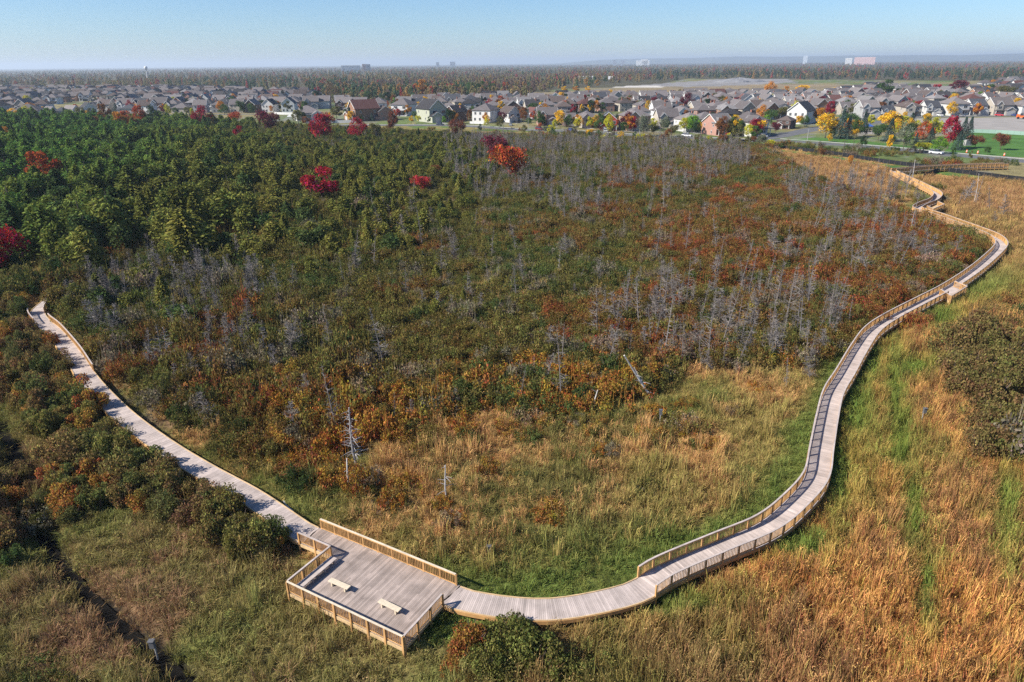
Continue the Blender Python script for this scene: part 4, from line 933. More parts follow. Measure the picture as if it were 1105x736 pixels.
# more street and garden trees beside the houses
near_h = [h_ for h_ in houses if h_['d'] < 1150]
for q in range(800):
    h_ = near_h[int(len(near_h) * rng.random() ** 1.8)]; f = rng.choice([-1, -1, 1]); a = h_['turn']; dx, dy = rng.choice([-1, 1]) * rng.uniform(2, 8.5), f * rng.uniform(9.5, 14)
    p = (h_['x'] + dx * math.cos(a) - dy * math.sin(a), h_['y'] + dx * math.sin(a) + dy * math.cos(a)); P1 = np.array([p[0]]), np.array([p[1]]); px, py, d = (float(v[0]) for v in g2p(*P1))
    if np.min(np.hypot(HTREE_AVOID[:, 0] - p[0], HTREE_AVOID[:, 1] - p[1])) < 6.0 or any(inpoly(np.array([px]), np.array([py]), Z)[0] for Z in (GRAVEL, LAWN)) or any(segdist(*P1, S[0])[0] < S[1] / 2 + 1 for S in STREETS.values()) or not 0 < px < 1105 or py > edge_y(px) - 3: continue
    c = str(rng.choice(['gr', 'dg', 'ol', 'gr', 'bg', 'gy', 'gy', 'og', 'og', 'ma', 'cr', 'li', 'ru', 'sp', 'or', 'ol'])); h = rng.uniform(5, 10.5)
    trees.append(dict(c=TW[c], k=c, px=px, py=py, x=p[0], y=p[1], d=d, w=h * rng.uniform(.75, 1.1), h=h * 1.1))
for q in range(46):
    x = rng.uniform(560, 850); y = edge_y(x) - rng.uniform(-2.5, 1.5); p = pix(x, y)
    if segdist(np.array([p[0]]), np.array([p[1]]), STREETS['street'][0])[0] < 6.5 or segdist(np.array([p[0]]), np.array([p[1]]), STREETS['side_street'][0])[0] < 7: continue
    c = str(rng.choice(['ol', 'wi', 'gr', 'ol', 'li', 'ru', 'gy'])); h = rng.uniform(2.5, 6.0); d = float(proj(p)[2]); trees.append(dict(c=TW[c], k=c, px=x, py=y, x=p[0], y=p[1], d=d, w=h * rng.uniform(.8, 1.1), h=h))
PARK = [(884, 149), (905, 138), (950, 136), (1000, 138), (1012, 152), (1008, 160), (960, 156)]
for q in range(34):
    x, y = rng.uniform(884, 1012), rng.uniform(137, 159)
    if not inpoly(np.array([x]), np.array([y]), PARK)[0] or 926 < x < 952 and 139 < y < 146: continue
    p = pix(x, y); c = str(rng.choice(['gr', 'dg', 'sp', 'gy', 'li', 'bg', 'ol', 'sp', 'or'])); h = rng.uniform(4.5, 8.5); d = float(proj(p)[2]); trees.append(dict(c=TW[c], k=c, px=x, py=y, x=p[0], y=p[1], d=d, w=h * rng.uniform(.6, .9), h=h))
trees.sort(key=lambda t: t['d'])
for t in trees:
    if t['py'] > 147 and t['px'] < 700 and t['k'] != 'sp': t['w'] *= 1.15; t['h'] *= 1.15
    elif t['px'] > 880 and t['py'] > 130: t['w'] *= 1.18; t['h'] *= 1.15
spw = [t for t in trees if t['k'] == 'sp' and t['py'] > 200]; label_all(spw, "spruce", WET); spr = [t for t in trees if t['k'] == 'sp' and t['py'] < 200]; wet_t = [t for t in trees if t['py'] > 147 and t['px'] < 700 and t['k'] != 'sp']; brd = [t for t in trees if t['k'] != 'sp' and t not in wet_t]; brd.sort(key=lambda t: -(1e3 if t.get('m') else t['h'] * t['w'] ** .5 / t['d'])); brd, brd_rest = brd[:300], brd[300:]
label_all(spr, "spruce", TOWN); label_all(brd, "tree", TOWN); label_all(wet_t, "maple tree standing", WET + [(12, 162, "by the dark conifers at the far left"), (350, 155, "before the white fence"), (494, 149, "before the dark gabled house"), (220, 150, "before the left houses"), (348, 221, "alone among olive cedars")])
for t in spr + spw + brd + wet_t:
    tc = np.array(TC[t['k']]) * rng.uniform(.85, 1.15)
    if t['k'] == 'sp': nm, cr, tr, sc_ = "spruce_tree", SPRUCE[rng.integers(2)], STR[0], (t['w'] * 1.08, t['w'] * 1.08, t['h'])
    else: nm, cr, tr, sc_ = ("maple_tree" if t in wet_t else "garden_tree"), (LOOSE[rng.integers(2)] if t['k'] in ('br', 'wi') else BROAD[rng.integers(4)]), BTR[rng.integers(2)], (t['w'], t['w'], t['h'])
    plant(nm, t['label'], "tree", "maples along the bog" if t in wet_t else "spruces among the bog cedars" if t in spw else "spruces of the roadside park" if t['k'] == 'sp' else "autumn trees of the suburb", (t['x'], t['y'], -.15), rng.uniform(0, 6.28), sc_, [('trunk', tr, False), ('crown', cr, True)], tc)

if brd_rest:
    source('garden_kind', BROAD)
    scatter("far_garden_trees", 'garden_kind', [(t['x'], t['y'], -.15) for t in brd_rest], rng.uniform(0, 6.28, len(brd_rest)), [(t['w'], t['w'], t['h']) for t in brd_rest], [TC[t['k']] for t in brd_rest])
# ------------------------------------------------------------------ far woods to the horizon
def logd(k, d0, d1): return d0 * (d1 / d0) ** rng.random(k)
k = 15000; dd = logd(k, 780, 9000); aa = np.radians(rng.uniform(-44, 44, k)); x, y = dd * np.sin(aa), dd * np.cos(aa); px, py, d = g2p(x, y)
ok = forest_floor(px, py) & ~inpoly(px, py, FIELD) & (px > -120) & (px < 1225) & ~inpoly(px, py, QUARRY)
ok &= ~inpoly(px, py, [(600, 94), (760, 94), (760, 88), (720, 87), (650, 90)])
x, y, px, py, d = (q[ok] for q in (x, y, px, py, d)); k = len(x); n1 = fbm(x, y, 160, 71); q = rng.random(k)
tcol = mix((.14, .140, .060), (.26, .19, .09), rng.random(k)); tcol = mix(tcol, (.065, .105, .05), (n1 + (q - .5) * .5 > .60) * 1.0)
tcol = mix(tcol, (.17, .10, .085), (fbm(x, y, 260, 75) + (q - .5) * .5 > .64) * .8); tcol = mix(tcol, (.30, .16, .05), (rng.random(k) < .09) * .8); tcol = mix(tcol, (.30, .045, .045), (rng.random(k) < .05 + .10 * (px > 820)) * .9)
tcol = mix(tcol, (.050, .075, .045), ((px > 700) & (py > 78) & (rng.random(k) < .55)) * 1.0)
hh = rng.uniform(10, 17, k); ww = hh * rng.uniform(.5, .85, k)
source('woods_tree', [broad_mesh(420, 9, .06), broad_mesh(420, 12, .055), conifer_mesh(420, 1.0, .4, .09), broad_mesh(380, 10, .05, base=.05)])
scatter("far_woods", 'woods_tree', np.stack([x, y, np.full(k, -.5)], 1), rng.uniform(0, 6.28, k), np.stack([ww, ww, hh], 1), tcol * 1.15)

# ------------------------------------------------------------------ conifers of the bog
CED = [cedar_mesh(2400, 6.6, 2.2, 16), cedar_mesh(2400, 7.4, 2.0, 18), cedar_mesh(2300, 5.6, 2.4, 15), cedar_mesh(2400, 6.2, 2.6, 18), conifer_mesh(2400, 7.0, 2.2, .25, .6, .2), cedar_mesh(2500, 5.0, 2.7, 14), conifer_mesh(2400, 7.6, 1.9, .24, .72, .25)]
CTR = [trunk_mesh(6.5, .14, .1)]
x, y = grid(3.5, 95, 560, k=.95); px, py, d = g2p(x, y); n1 = fbm(x, y, 26, 81)
edge = sstep(420, 540, px) + sstep(255, 300, py)                               # thinner toward the open bog
ok = inpoly(px, py, Z_CONIF) & (rng.random(x.size) < (.80 - .55 * np.clip(edge, 0, 1)) * sstep(.25, .5, n1 + .12)) & ~onbuilt(x, y, 2.2) & (px > -160) & (px < 1200)
for t in wet_t: ok &= ~((np.abs(x - t['x']) < t['w'] * .5 + 1) & (y > t['y'] - 9 - t['w'] * .5) & (y < t['y'] + t['w'] * .35)) if t['d'] < 420 else True
Z_MIXED = [(60, 300), (110, 303), (330, 282), (440, 272), (540, 215), (600, 260), (540, 340), (440, 420), (330, 465), (220, 440), (130, 390), (80, 345)]
mixd = inpoly(px, py, Z_MIXED) & ~ok & (rng.random(x.size) < .30 * sstep(620, 250, px) * sstep(.35, .6, n1 + .1)) & ~onbuilt(x, y, 2.4) & (segdist(x, y, LEFT) > 4.5)
ok &= ~((px < 260) & (rng.random(x.size) < .22)); ok |= mixd; mixd = mixd[ok]
x, y, px, py, d = (q[ok] for q in (x, y, px, py, d)); cs = (.55 + .85 * rng.random(len(x)) ** 1.3) * np.where(mixd, .62, 1) * (1 + .32 * sstep(330, 180, px) * ~mixd) * (1.0 - .3 * sstep(200, 420, px)) * (1 - .25 * sstep(60, 140, px) * sstep(170, 150, py)); ct = conif_tint(x, y)
sel = best300(px, py, d, cs); its = [dict(i=i, px=px[i], py=py[i], d=d[i], c=colour_word(ct[i])) for i in sel]; label_all(its, "cedar", WET)
for it in its:
    i = it['i']; plant("cedar_tree", it['label'], "tree", "cedars of the bog", (x[i], y[i], -.2), rng.uniform(0, 6.28), (cs[i] * rng.uniform(1.1, 1.5),) * 2 + (cs[i],), [('trunk', CTR[0], False), ('crown', CED[rng.integers(7)], True)], ct[i])
o_ = np.ones(len(x), bool); o_[sel] = False; source('cedar_kind', CED)
scatter("conifer_stand", 'cedar_kind', np.stack([x, y, np.full(len(x), -.2)], 1)[o_], rng.uniform(0, 6.28, o_.sum()), np.stack([cs * 1.28, cs * 1.28, cs], 1)[o_], ct[o_])
CX, CY = x, y

# ------------------------------------------------------------------ bushes
SH_NEAR = [shrub_mesh(2600, .055, 11, .8), shrub_mesh(2600, .05, 14, .7), shrub_mesh(2400, .055, 9, .9), shrub_mesh(2600, .052, 12, .75)]
def thicket_mesh(nl, leaf, lob, R):
    """A ragged patch of thicket about R in radius: many low lobes of different height and hue."""
    mb = MB(); per = nl // lob
    for q in range(lob):
        a = rng.uniform(0, 6.28); r0 = R * math.sqrt(rng.random()); c = np.array([r0 * math.cos(a), r0 * math.sin(a), rng.uniform(.25, 1.0) * (1.15 - .5 * r0 / R)]); Rl = rng.uniform(.28, .62)
        d = rdir(per, .3); C = c + d * Rl * (rng.random(per) ** .55)[:, None] * np.array([1.15, 1.15, .95]); C[:, 2] = np.abs(C[:, 2]) + .03; lv = rng.uniform(.8, 1.22)
        nrm = d * .5 + rdir(per) * .8; nrm /= np.linalg.norm(nrm, axis=1)[:, None]; leaves(mb, C, nrm, leaf, 0, .6, .55 * lv, 1.45 * lv, .024); mb.h[-per:] = list(np.array(mb.h[-per:]) + rng.normal(0, .019))
    k = lob // 2; a = rng.uniform(0, 6.28, k); r0 = R * np.sqrt(rng.random(k))
    for i_ in range(k):
        p = np.array([r0[i_] * math.cos(a[i_]), r0[i_] * math.sin(a[i_]), 0]); mb.tube([p, p + (rng.normal(0, .15), rng.normal(0, .15), rng.uniform(1.1, 1.75))], [.022, .008], 3, 0, 1.6)
    return mb.mesh('foliage', [M_LEAF])
SH_FAR = [thicket_mesh(1300, .085, 15, 1.75), thicket_mesh(1300, .085, 18, 1.9), thicket_mesh(1200, .09, 13, 1.6), thicket_mesh(1300, .08, 20, 2.0)]
STM = [stems_mesh(8), stems_mesh(6)]
bx, by, bs = [], [], []
def bushes(x, y, ok, s): bx.append(x[ok]); by.append(y[ok]); bs.append(np.broadcast_to(s, x.shape)[ok])
x, y = grid(1.5, 60, 190, k=.95); px, py, d = g2p(x, y); gap = fbm(x, y, 13, 91); cl = segdist(x, y, LEFT)
bushes(x, y, inpoly(px, py, Z_SHRUB) & (rng.random(x.size) < sstep(.12, .32, gap) * .95) & (cl > 2.2 + 3.2 * sstep(.4, .7, gap)) & ~onbuilt(x, y, 1.5), rng.uniform(.6, 1.3, x.size) * (1 + .35 * (rng.random(x.size) < .12)))
x, y = grid(2.15, 190, 460, k=.95); px, py, d = g2p(x, y); gap = fbm(x, y, 16, 92)
bushes(x, y, inpoly(px, py, Z_SHRUB) & (rng.random(x.size) < sstep(.12, .30, gap) * .97) & ~onbuilt(x, y, 1.5), rng.uniform(.75, 1.4, x.size))
x, y = grid(1.65, 38, 130, k=1.0); px, py, d = g2p(x, y); gap = fbm(x, y, 9, 93); dt = segdist(x, y, DITCH)
bushes(x, y, inpoly(px, py, Z_FORE) & (rng.random(x.size) < sstep(.10, .26, gap) * .98) & (dt > 2.2) & ~onbuilt(x, y, .45), rng.uniform(1.0, 1.95, x.size))
def clump(cx, cy, rx, ry, k, s0, s1):
    P = np.array([pix(cx + rx * r * math.cos(a), cy + ry * r * math.sin(a))[:2] for r, a in zip(np.sqrt(rng.random(k)), rng.uniform(0, 6.28, k))]); bushes(P[:, 0], P[:, 1], ~onbuilt(P[:, 0], P[:, 1], .8), rng.uniform(s0, s1, k))
clump(1063, 400, 40, 44, 80, 1.6, 2.7); clump(1085, 478, 40, 32, 42, 1.3, 2.2); clump(95, 505, 34, 22, 16, 1.5, 2.4); clump(160, 528, 34, 16, 13, 1.5, 2.3); clump(232, 556, 26, 14, 10, 1.3, 2.0); clump(290, 588, 16, 9, 7, 1.2, 1.8); clump(70, 440, 34, 24, 14, 1.4, 2.2); clump(984, 348, 18, 10, 10, .9, 1.4); clump(545, 712, 42, 22, 22, 1.1, 2.0); clump(612, 728, 26, 16, 8, .8, 1.3); clump(500, 722, 12, 8, 3, .6, .9); clump(1090, 330, 40, 26, 22, .8, 1.3)
clump(10, 560, 45, 60, 22, 1.0, 1.7); clump(1042, 266, 16, 6, 7, 1.3, 2.0); clump(740, 462, 26, 9, 10, .6, 1.1); clump(600, 452, 50, 10, 14, .6, 1.1); clump(450, 470, 60, 14, 16, .6, 1.2); clump(420, 520, 45, 20, 9, .5, .95); clump(350, 520, 50, 16, 14, .6, 1.1)
clump(1000, 210, 60, 12, 22, .6, 1.2); clump(880, 190, 70, 10, 20, .6, 1.2); clump(690, 450, 20, 6, 5, .7, 1.1); clump(320, 575, 12, 6, 3, .7, 1.0); clump(50, 730, 80, 20, 5, .5, .9)
for cx, cy in ((560, 520), (650, 492), (690, 522), (600, 556), (760, 482), (520, 505), (735, 440), (800, 440), (470, 540), (640, 470), (580, 470), (700, 470), (820, 420), (545, 470), (500, 560), (420, 545)): clump(cx + rng.uniform(-8, 8), cy + rng.uniform(-5, 5), 14, 5, 4, .4, .85)
# rough growth along the silt fence and the far edge
for cx, cy, rx, ry, k in ((850, 160, 40, 2.5, 26), (930, 166, 60, 3.5, 34), (1040, 178, 60, 4, 26), (700, 152, 90, 3, 40), (560, 146, 90, 3, 44), (440, 143, 60, 3, 30), (240, 141, 130, 4, 60), (60, 139, 80, 4, 30)): clump(cx, cy, rx, ry, k, .8, 1.7)
for cx, cy in ((50, 314), (62, 322), (32, 304), (40, 308), (18, 300), (70, 332), (48, 300), (60, 306), (28, 316), (20, 310), (75, 318), (88, 335)): clump(cx, cy, 6, 3, 4, 1.5, 2.4)
x, y, s = np.concatenate(bx), np.concatenate(by), np.concatenate(bs); px, py, d = g2p(x, y); s = s * (1 + .45 * sstep(430, 330, px) * (py < 450) * rng.random(x.size) * ~inpoly(px, py, Z_FORE)) * (1 + .55 * sstep(385, 410, py) * (px > 300) * (px < 900) * inpoly(px, py, Z_SHRUB) * rng.random(x.size)); st = shrub_tint(x, y, rng.random(x.size))
near_c = inpoly(px, py, [(500, 690), (640, 690), (640, 760), (470, 760)]); st = np.where(near_c[..., None], mix((.150, .145, .040), (.26, .12, .035), (px < 512) * 1.0), st)
dk = np.hypot((px - 1063) / 45, (py - 420) / 80) < 1.2; st = np.where(dk[..., None], mix((.170, .105, .046), (.145, .125, .042), rng.random(x.size)) * rng.uniform(.85, 1.15, x.size)[..., None], st)
sel = best300(px, py, d, s); its = [dict(i=i, px=px[i], py=py[i], d=d[i], c=colour_word(st[i])) for i in sel]; label_all(its, "bush", WET)
for it in its:
    i = it['i']; plant("bush", it['label'], "bush", "bushes of the marsh edge", (x[i], y[i], float(gz(x[i:i + 1], y[i:i + 1])[0])), rng.uniform(0, 6.28), (s[i], s[i] * rng.uniform(.85, 1.15), s[i] * rng.uniform(1.2, 1.6)), [('foliage', SH_NEAR[rng.integers(4)], True), ('stems', STM[rng.integers(2)], False)], st[i])
o_ = np.ones(len(x), bool); o_[sel] = False; nr = o_ & inpoly(px, py, Z_FORE); fr = o_ & ~nr; Z = gz(x, y)
source('bush_kind', SH_NEAR); source('far_bush_kind', SH_FAR)
for q, nm, sr in ((nr, "shrub_thicket", 'bush_kind'), (fr, "bog_shrub_cover", 'far_bush_kind')):
    if q.any(): scatter(nm, sr, np.stack([x, y, Z], 1)[q], rng.uniform(0, 6.28, q.sum()), np.stack([s * .95, s * .95, s * rng.uniform(.8, 1.8, s.size) * (1 + .35 * (px < 430) * (rng.random(s.size) < .4))], 1)[q], st[q])

# ------------------------------------------------------------------ dead trees
SNAG = [snag_meshes(8, 62, 1.7), snag_meshes(9.5, 60, 1.35), snag_meshes(7, 80, 1.9, .05, 4), snag_meshes(10, 50, 1.1, .04), snag_meshes(6, 90, 1.8, .08, 4, .5), snag_meshes(8.5, 34, 1.2, .06, 2)]
SN_IN = [([(75, 325), (110, 290), (180, 270), (270, 292), (340, 330), (365, 385), (350, 445), (300, 450), (240, 425), (240, 470), (180, 420), (110, 370)], .19), ([(480, 148), (800, 158), (815, 180), (760, 205), (690, 228), (600, 238), (520, 222), (480, 190)], .105), ([(640, 330), (720, 295), (900, 262), (965, 282), (915, 360), (870, 398), (745, 402), (660, 420)], .060),
         ([(850, 185), (975, 198), (1050, 262), (1000, 300), (900, 275), (850, 230)], .055), ([(300, 385), (520, 372), (600, 380), (590, 440), (430, 465), (320, 490)], .030), ([(1005, 212), (1105, 200), (1130, 240), (1050, 245)], .016), ([(330, 240), (480, 200), (520, 300), (380, 340)], .014), ([(500, 240), (900, 220), (800, 300), (640, 330), (520, 370), (440, 350)], .014), ([(240, 450), (330, 450), (330, 500), (270, 500)], .03), ([(640, 345), (720, 330), (860, 320), (920, 330), (895, 375), (868, 400), (745, 405), (655, 420)], .065), ([(840, 395), (885, 370), (878, 425), (850, 432)], .05), ([(940, 215), (1010, 240), (1045, 262), (1010, 285), (950, 262)], .05), ([(690, 150), (800, 160), (800, 185), (700, 200)], .03), ([(180, 140), (420, 145), (420, 170), (180, 165)], .006), ([(540, 380), (660, 380), (660, 440), (540, 440)], .02)]
sx, sy = [], []
for poly, den in SN_IN:
    P = np.array([pix(*q)[:2] for q in poly]); lo, hi = P.min(0), P.max(0); k = int(np.prod(hi - lo) * den); x, y = rng.uniform(lo[0], hi[0], k), rng.uniform(lo[1], hi[1], k)
    q = inpoly(x, y, P.tolist()) & (fbm(x, y, 14, 95) > .40) & ~onbuilt(x, y, 1.3); sx.append(x[q]); sy.append(y[q])
x, y = np.concatenate(sx), np.concatenate(sy); px, py, d = g2p(x, y); q = ~((px > 650) & (px < 722) & (py > 398) & (py < 450)); x, y, px, py, d = (a_[q] for a_ in (x, y, px, py, d)); s = .38 + .66 * rng.random(x.size) ** 1.5; s = s * (1 + .06 * (px > 630) * (py > 320)); kind = rng.integers(0, 6, x.size)
thick = inpoly(px, py, SN_IN[0][0]); kind = np.where(thick, rng.choice([2, 4, 0], x.size), kind); s = np.where(thick, s * .92, s)
v = rng.uniform(.8, 1.3, x.size); vt = mix((.190, .174, .170), (.165, .140, .124), rng.random(x.size) * .9) * v[..., None] * .88
sel = best300(px, py, d, s); KW = ['bushy dead', 'tall grey dead', 'broad tangled dead', 'slim bare dead', 'low tangled dead', 'thin broken dead']
its = [dict(i=i, px=px[i], py=py[i], d=d[i], c=KW[kind[i]]) for i in sel]; label_all(its, "tree", WET)
for it in its:
    i = it['i']; tr, brn = SNAG[kind[i]]; r = plant("dead_tree", it['label'], "dead tree", "dead trees standing in the bog", (x[i], y[i], -.1), rng.uniform(0, 6.28), (s[i],) * 3, [('trunk', tr, True), ('branches', brn, True)], vt[i]); r.rotation_euler = (rng.normal(0, .10), rng.normal(0, .10), rng.uniform(0, 6.28))
o_ = np.ones(len(x), bool); o_[sel] = False
def whole_snag(a):
    mb = MB()
    for me in a: mb.add([v.co[:] for v in me.vertices], [tuple(p.vertices) for p in me.polygons])
    return mb.mesh('snag', [M_SNAG])
source('snag_kind', [whole_snag(a) for a in SNAG])
scatter("dead_tree_thicket", 'snag_kind', np.stack([x, y, np.full(x.size, -.1)], 1)[o_], rng.uniform(0, 6.28, o_.sum()), np.stack([s, s, s], 1)[o_], vt[o_], tilt=rng.normal(0, .11, (o_.sum(), 2)))

# pale trunks one can point at: base pixel, top pixel measured at its height
def log_tree(lab, base, top, ht, r, mat, br=0, name="bare_trunk"):
    a = pix(*base, -.1); b = pix(*top, ht); rt = empty(name, lab, "dead trunk", tuple(a)); L = b - a; mb = MB()
    side = np.cross(L, (0, 0, 1)); side = side / (np.linalg.norm(side) + 1e-6)
    P = [L * t + side * .05 * np.linalg.norm(L) * math.sin(4 * t) * .4 for t in np.linspace(0, 1, 7)]; mb.tube(P, np.linspace(r, r * .45, 7), 6)
    tinted(link('trunk', mb.mesh('trunk', [mat]), rt), (.36, .34, .33))
    mb = MB()
    for q in range(br):
        t = rng.uniform(.25, .97); c = L * t; e = rng.normal(size=3); e[2] = rng.uniform(-.3, .4); e /= np.linalg.norm(e); l_ = rng.uniform(.6, 1.7) * (1.15 - t * .7); mb.tube([c, c + e * l_ * .5, c + e * l_ + (0, 0, -.1 * l_)], [.035, .025, .01], 3)
        if br < 12: tinted(link('branch', mb.mesh('branch', [M_SNAG]), rt), (.30, .28, .28)); mb = MB()
    if br >= 12: tinted(link('branches', mb.mesh('branches', [M_SNAG]), rt), (.30, .28, .28))
log_tree("pale whitened trunk snapped at the top near the walkway's left arm", (378, 529), (373.5, 495), 3.6, .13, M_PALE, 1)
log_tree("short pale leaning trunk at the inner marsh's edge", (640, 443), (644.5, 421), 3.2, .11, M_PALE, 1)
log_tree("long white trunk leaning steeply left among grey snags", (704, 431), (673, 383), 6.5, .17, M_PALE, 5)
log_tree("white trunk bowed over beside the long leaning trunk", (703, 432), (684, 396), 4.5, .08, M_PALE, 5)
log_tree("tall grey dead spruce with many drooping side twigs", (386, 508), (375, 440), 8.3, .13, M_SNAG, 70)
log_tree("dark grey dead pole standing alone in the inner marsh", (482, 540), (480, 502), 3.8, .10, M_SNAG, 10)
log_tree("fallen pale log lying in the far right meadow", (1058, 233), (1071, 226), .5, .12, M_PALE, 4, "fallen_log")
log_tree("short fallen pale log near the distant lookout", (1027, 229), (1038, 228), .4, .13, M_PALE, 2, "fallen_log")
log_tree("pale fallen branch lying beside the left walkway", (306, 541), (316, 552), .3, .09, M_PALE, 1, "fallen_log")
log_tree("thin grey snag rising from the meadow near the end bridge", (1050, 221), (1057, 187), 8, .07, M_SNAG, 14)
log_tree("tall dark leaning snag beside the end bridge", (983, 196), (988, 172), 7, .12, M_SNAG, 8)

# ------------------------------------------------------------------ marsh grass, sedge and cattails
source('sedge', [tuft_mesh(46, .85, .42, .017, .55), tuft_mesh(44, .7, .45, .016, .75), tuft_mesh(50, .95, .40, .018, .4), tuft_mesh(40, .8, .48, .02, .9)])
source('cattail', [tuft_mesh(44, 1.65, .46, .020, .28, .35), tuft_mesh(40, 1.45, .48, .021, .38, .3), tuft_mesh(46, 1.8, .42, .019, .22, .25), tuft_mesh(40, 1.3, .5, .022, .55, .4)])
source('forb', [forb_mesh(230, .55, .5, .065), forb_mesh(230, .45, .55, .06), forb_mesh(210, .75, .45, .07)])
def sow(x, y, tag_, sc=1.0, hs=1.0):
    px, py, d = g2p(x, y); wood = (inpoly(px, py, Z_SHRUB) | inpoly(px, py, Z_CONIF)) & (rng.random(x.size) < .62); dt = segdist(x, y, DITCH); wd = walkdist(x, y)
    mud = blob(px, py, 165, 455, 60, 12) + blob(px, py, 125, 420, 30, 12)
    ok = ~wood & (dt > .62) & ~onbuilt(x, y, -.02) & (py > edge_y(px)) & (px > -300) & (px < 1420) & (py < 900) & (rng.random(x.size) > mud * .9)
    x, y, px, py, d, wd, dt = (q[ok] for q in (x, y, px, py, d, wd, dt)); r = rng.random(x.size); T = marsh_tint(x, y, r); z = gz(x, y)
    cat = inpoly(px, py, Z_CAT) | inpoly(px, py, Z_TAN) | inpoly(px, py, Z_TAN2); grn = T[:, 1] > T[:, 0] * 1.12; q = rng.random(x.size)
    isforb = (q < np.where(grn, .40, .10)) & ~(cat & ~grn); iscat = ~isforb & (rng.random(x.size) < np.where(cat, np.where(grn, .5, .85), .30 * sstep(.4, .6, fbm(x, y, 5, 57)))); issed = ~isforb & ~iscat
    size = rng.uniform(.65, 1.3, x.size) * sc; low = np.clip(wd / 4.5, .38, 1.0); low = np.where(cat, np.clip(wd / 3.5, .30, 1), low) * hs / sc; low = low * (.65 + .8 * fbm(x, y, 3.0, 55))
    for mask, nm, sr in ((issed, "sedge_grass", 'sedge'), (iscat, "cattails", 'cattail'), (isforb, "marsh_herbs", 'forb')):
        if mask.any(): scatter(nm, sr, np.stack([x, y, z - .03], 1)[mask], rng.uniform(0, 6.28, mask.sum()), np.stack([size, size, size * low], 1)[mask], T[mask], tilt=rng.normal(0, .10, (mask.sum(), 2)) + np.array([0.03, .06]))
x, y = grid(.60, 27, 75); sow(x, y, 'near', 1.0)
x, y = grid(.80, 75, 135); sow(x, y, 'mid', 1.15, 1.05)
x, y = grid(1.35, 135, 330); px, py, d = g2p(x, y); q = inpoly(px, py, Z_CAT) | inpoly(px, py, Z_TAN) | inpoly(px, py, Z_TAN2) | (rng.random(x.size) < .22); sow(x[q], y[q], 'far', 1.7, .85)

# ------------------------------------------------------------------ street furniture, vehicles, fences
def frame_at(x, y, x2, y2):
    a, b = pix(x, y), pix(x2, y2); return a, math.atan2((b - a)[1], (b - a)[0])
def car(lab, px, py, toward, tint, kind='car', at=None):
    a, rz = frame_at(px, py, *toward) if at is None else ((at[0], at[1], .03), at[2]); r = empty("pickup_truck" if kind == 'pickup' else "parked_car", lab, "truck" if kind == 'pickup' else "car", (a[0], a[1], .03), rz, "vehicles on the streets"); r.scale = (1.12,) * 3
    L, Wd = (4.8, 1.85) if kind != 'pickup' else (5.6, 1.95); h0 = .95 if kind == 'car' else 1.1
    prof = [(-L / 2, .35), (-L / 2, h0 * .95), (-L / 2 + .1, h0), (L / 2 - .25, h0 * .9), (L / 2, h0 * .7), (L / 2, .35)]
    mb = MB(); k = len(prof); mb.add([(x, s * Wd / 2, z) for s in (-1, 1) for x, z in prof], [tuple(range(k))[::-1], tuple(range(k, 2 * k))] + [(i, (i + 1) % k, k + (i + 1) % k, k + i) for i in range(k)])
    tinted(link('body', mb.mesh('body', [M_PAINT]), r), tint)
    c0, c1, top = {'car': (-1.7, .9, 1.5), 'suv': (-2.25, .9, 1.8), 'pickup': (-.6, 1.3, 1.85)}[kind]
    def cab(wb, wt, z0, z1, e): return [(c0 + e, -wb, z0), (c1 + .5 - e, -wb, z0), (c1 + .5 - e, wb, z0), (c0 + e, wb, z0), (c0 + .3 + e, -wt, z1), (c1 - .2, -wt, z1), (c1 - .2, wt, z1), (c0 + .3 + e, wt, z1)]
    BF = [(3, 2, 1, 0), (4, 5, 6, 7), (0, 1, 5, 4), (1, 2, 6, 5), (2, 3, 7, 6), (3, 0, 4, 7)]
    mb = MB(); mb.add(cab(Wd / 2 - .06, Wd / 2 - .22, h0 * .9, top - .08, 0), BF); link('window', mb.mesh('window', [M_GLASS]), r)
    mb = MB(); mb.box(c0 + .3, c1 - .2, -Wd / 2 + .2, Wd / 2 - .2, top - .078, top); tinted(link('roof', mb.mesh('roof', [M_PAINT]), r), tint)
    for sx_ in (-1, 1):
        for sy_ in (-1, 1):
            mb = MB(); cx, cy = sx_ * L * .31, sy_ * (Wd / 2 - .1); mb.tube([(cx, cy - .12, .34), (cx, cy + .12, .34)], .34, 12); link('wheel', mb.mesh('wheel', [M_TYRE]), r)
    for sy_ in (-1, 1):
        mb = MB(); mb.box(L / 2 - .05, L / 2 + .02, sy_ * .65 - .18, sy_ * .65 + .18, .6, .75); link('headlight', mb.mesh('headlight', [M_TRIM]), r)
car("silver sport utility vehicle driving along the road past the lawn", 1010, 166.3, (1040, 169), (.52, .53, .55), 'suv')
car("dark blue sedan parked before the dark gabled house", 475, 135.2, (485, 135.5), (.03, .04, .08))
car("white pickup truck parked beside the dark bushy tree", 491, 134.2, (500, 134.8), (.75, .75, .75), 'pickup')
car("dark red car parked before the pink brick house", 582, 140.2, (590, 140.8), (.16, .02, .02), 'suv')
car("bright blue car parked before the gabled beige house", 616, 141.4, (626, 142), (.03, .06, .28))
car("black car parked beside the dark red one", 590, 140.9, (597, 141.3), (.025, .025, .03))
car("red car parked by the porch row at the gravel lot", 1078, 125.2, (1084, 125.4), (.50, .03, .04), 'suv')
car("grey car in the driveway of the white house", 551, 135.8, (554, 133), (.35, .36, .37))
car("white car parked under the street corner houses", 741, 147.6, (748, 148), (.72, .72, .72), 'suv')
CC = {'silver': (.45, .46, .47), 'white': (.66, .66, .66), 'black': (.02, .02, .024), 'dark red': (.16, .02, .02), 'blue': (.03, .06, .2), 'grey': (.22, .22, .23)}
dc = []
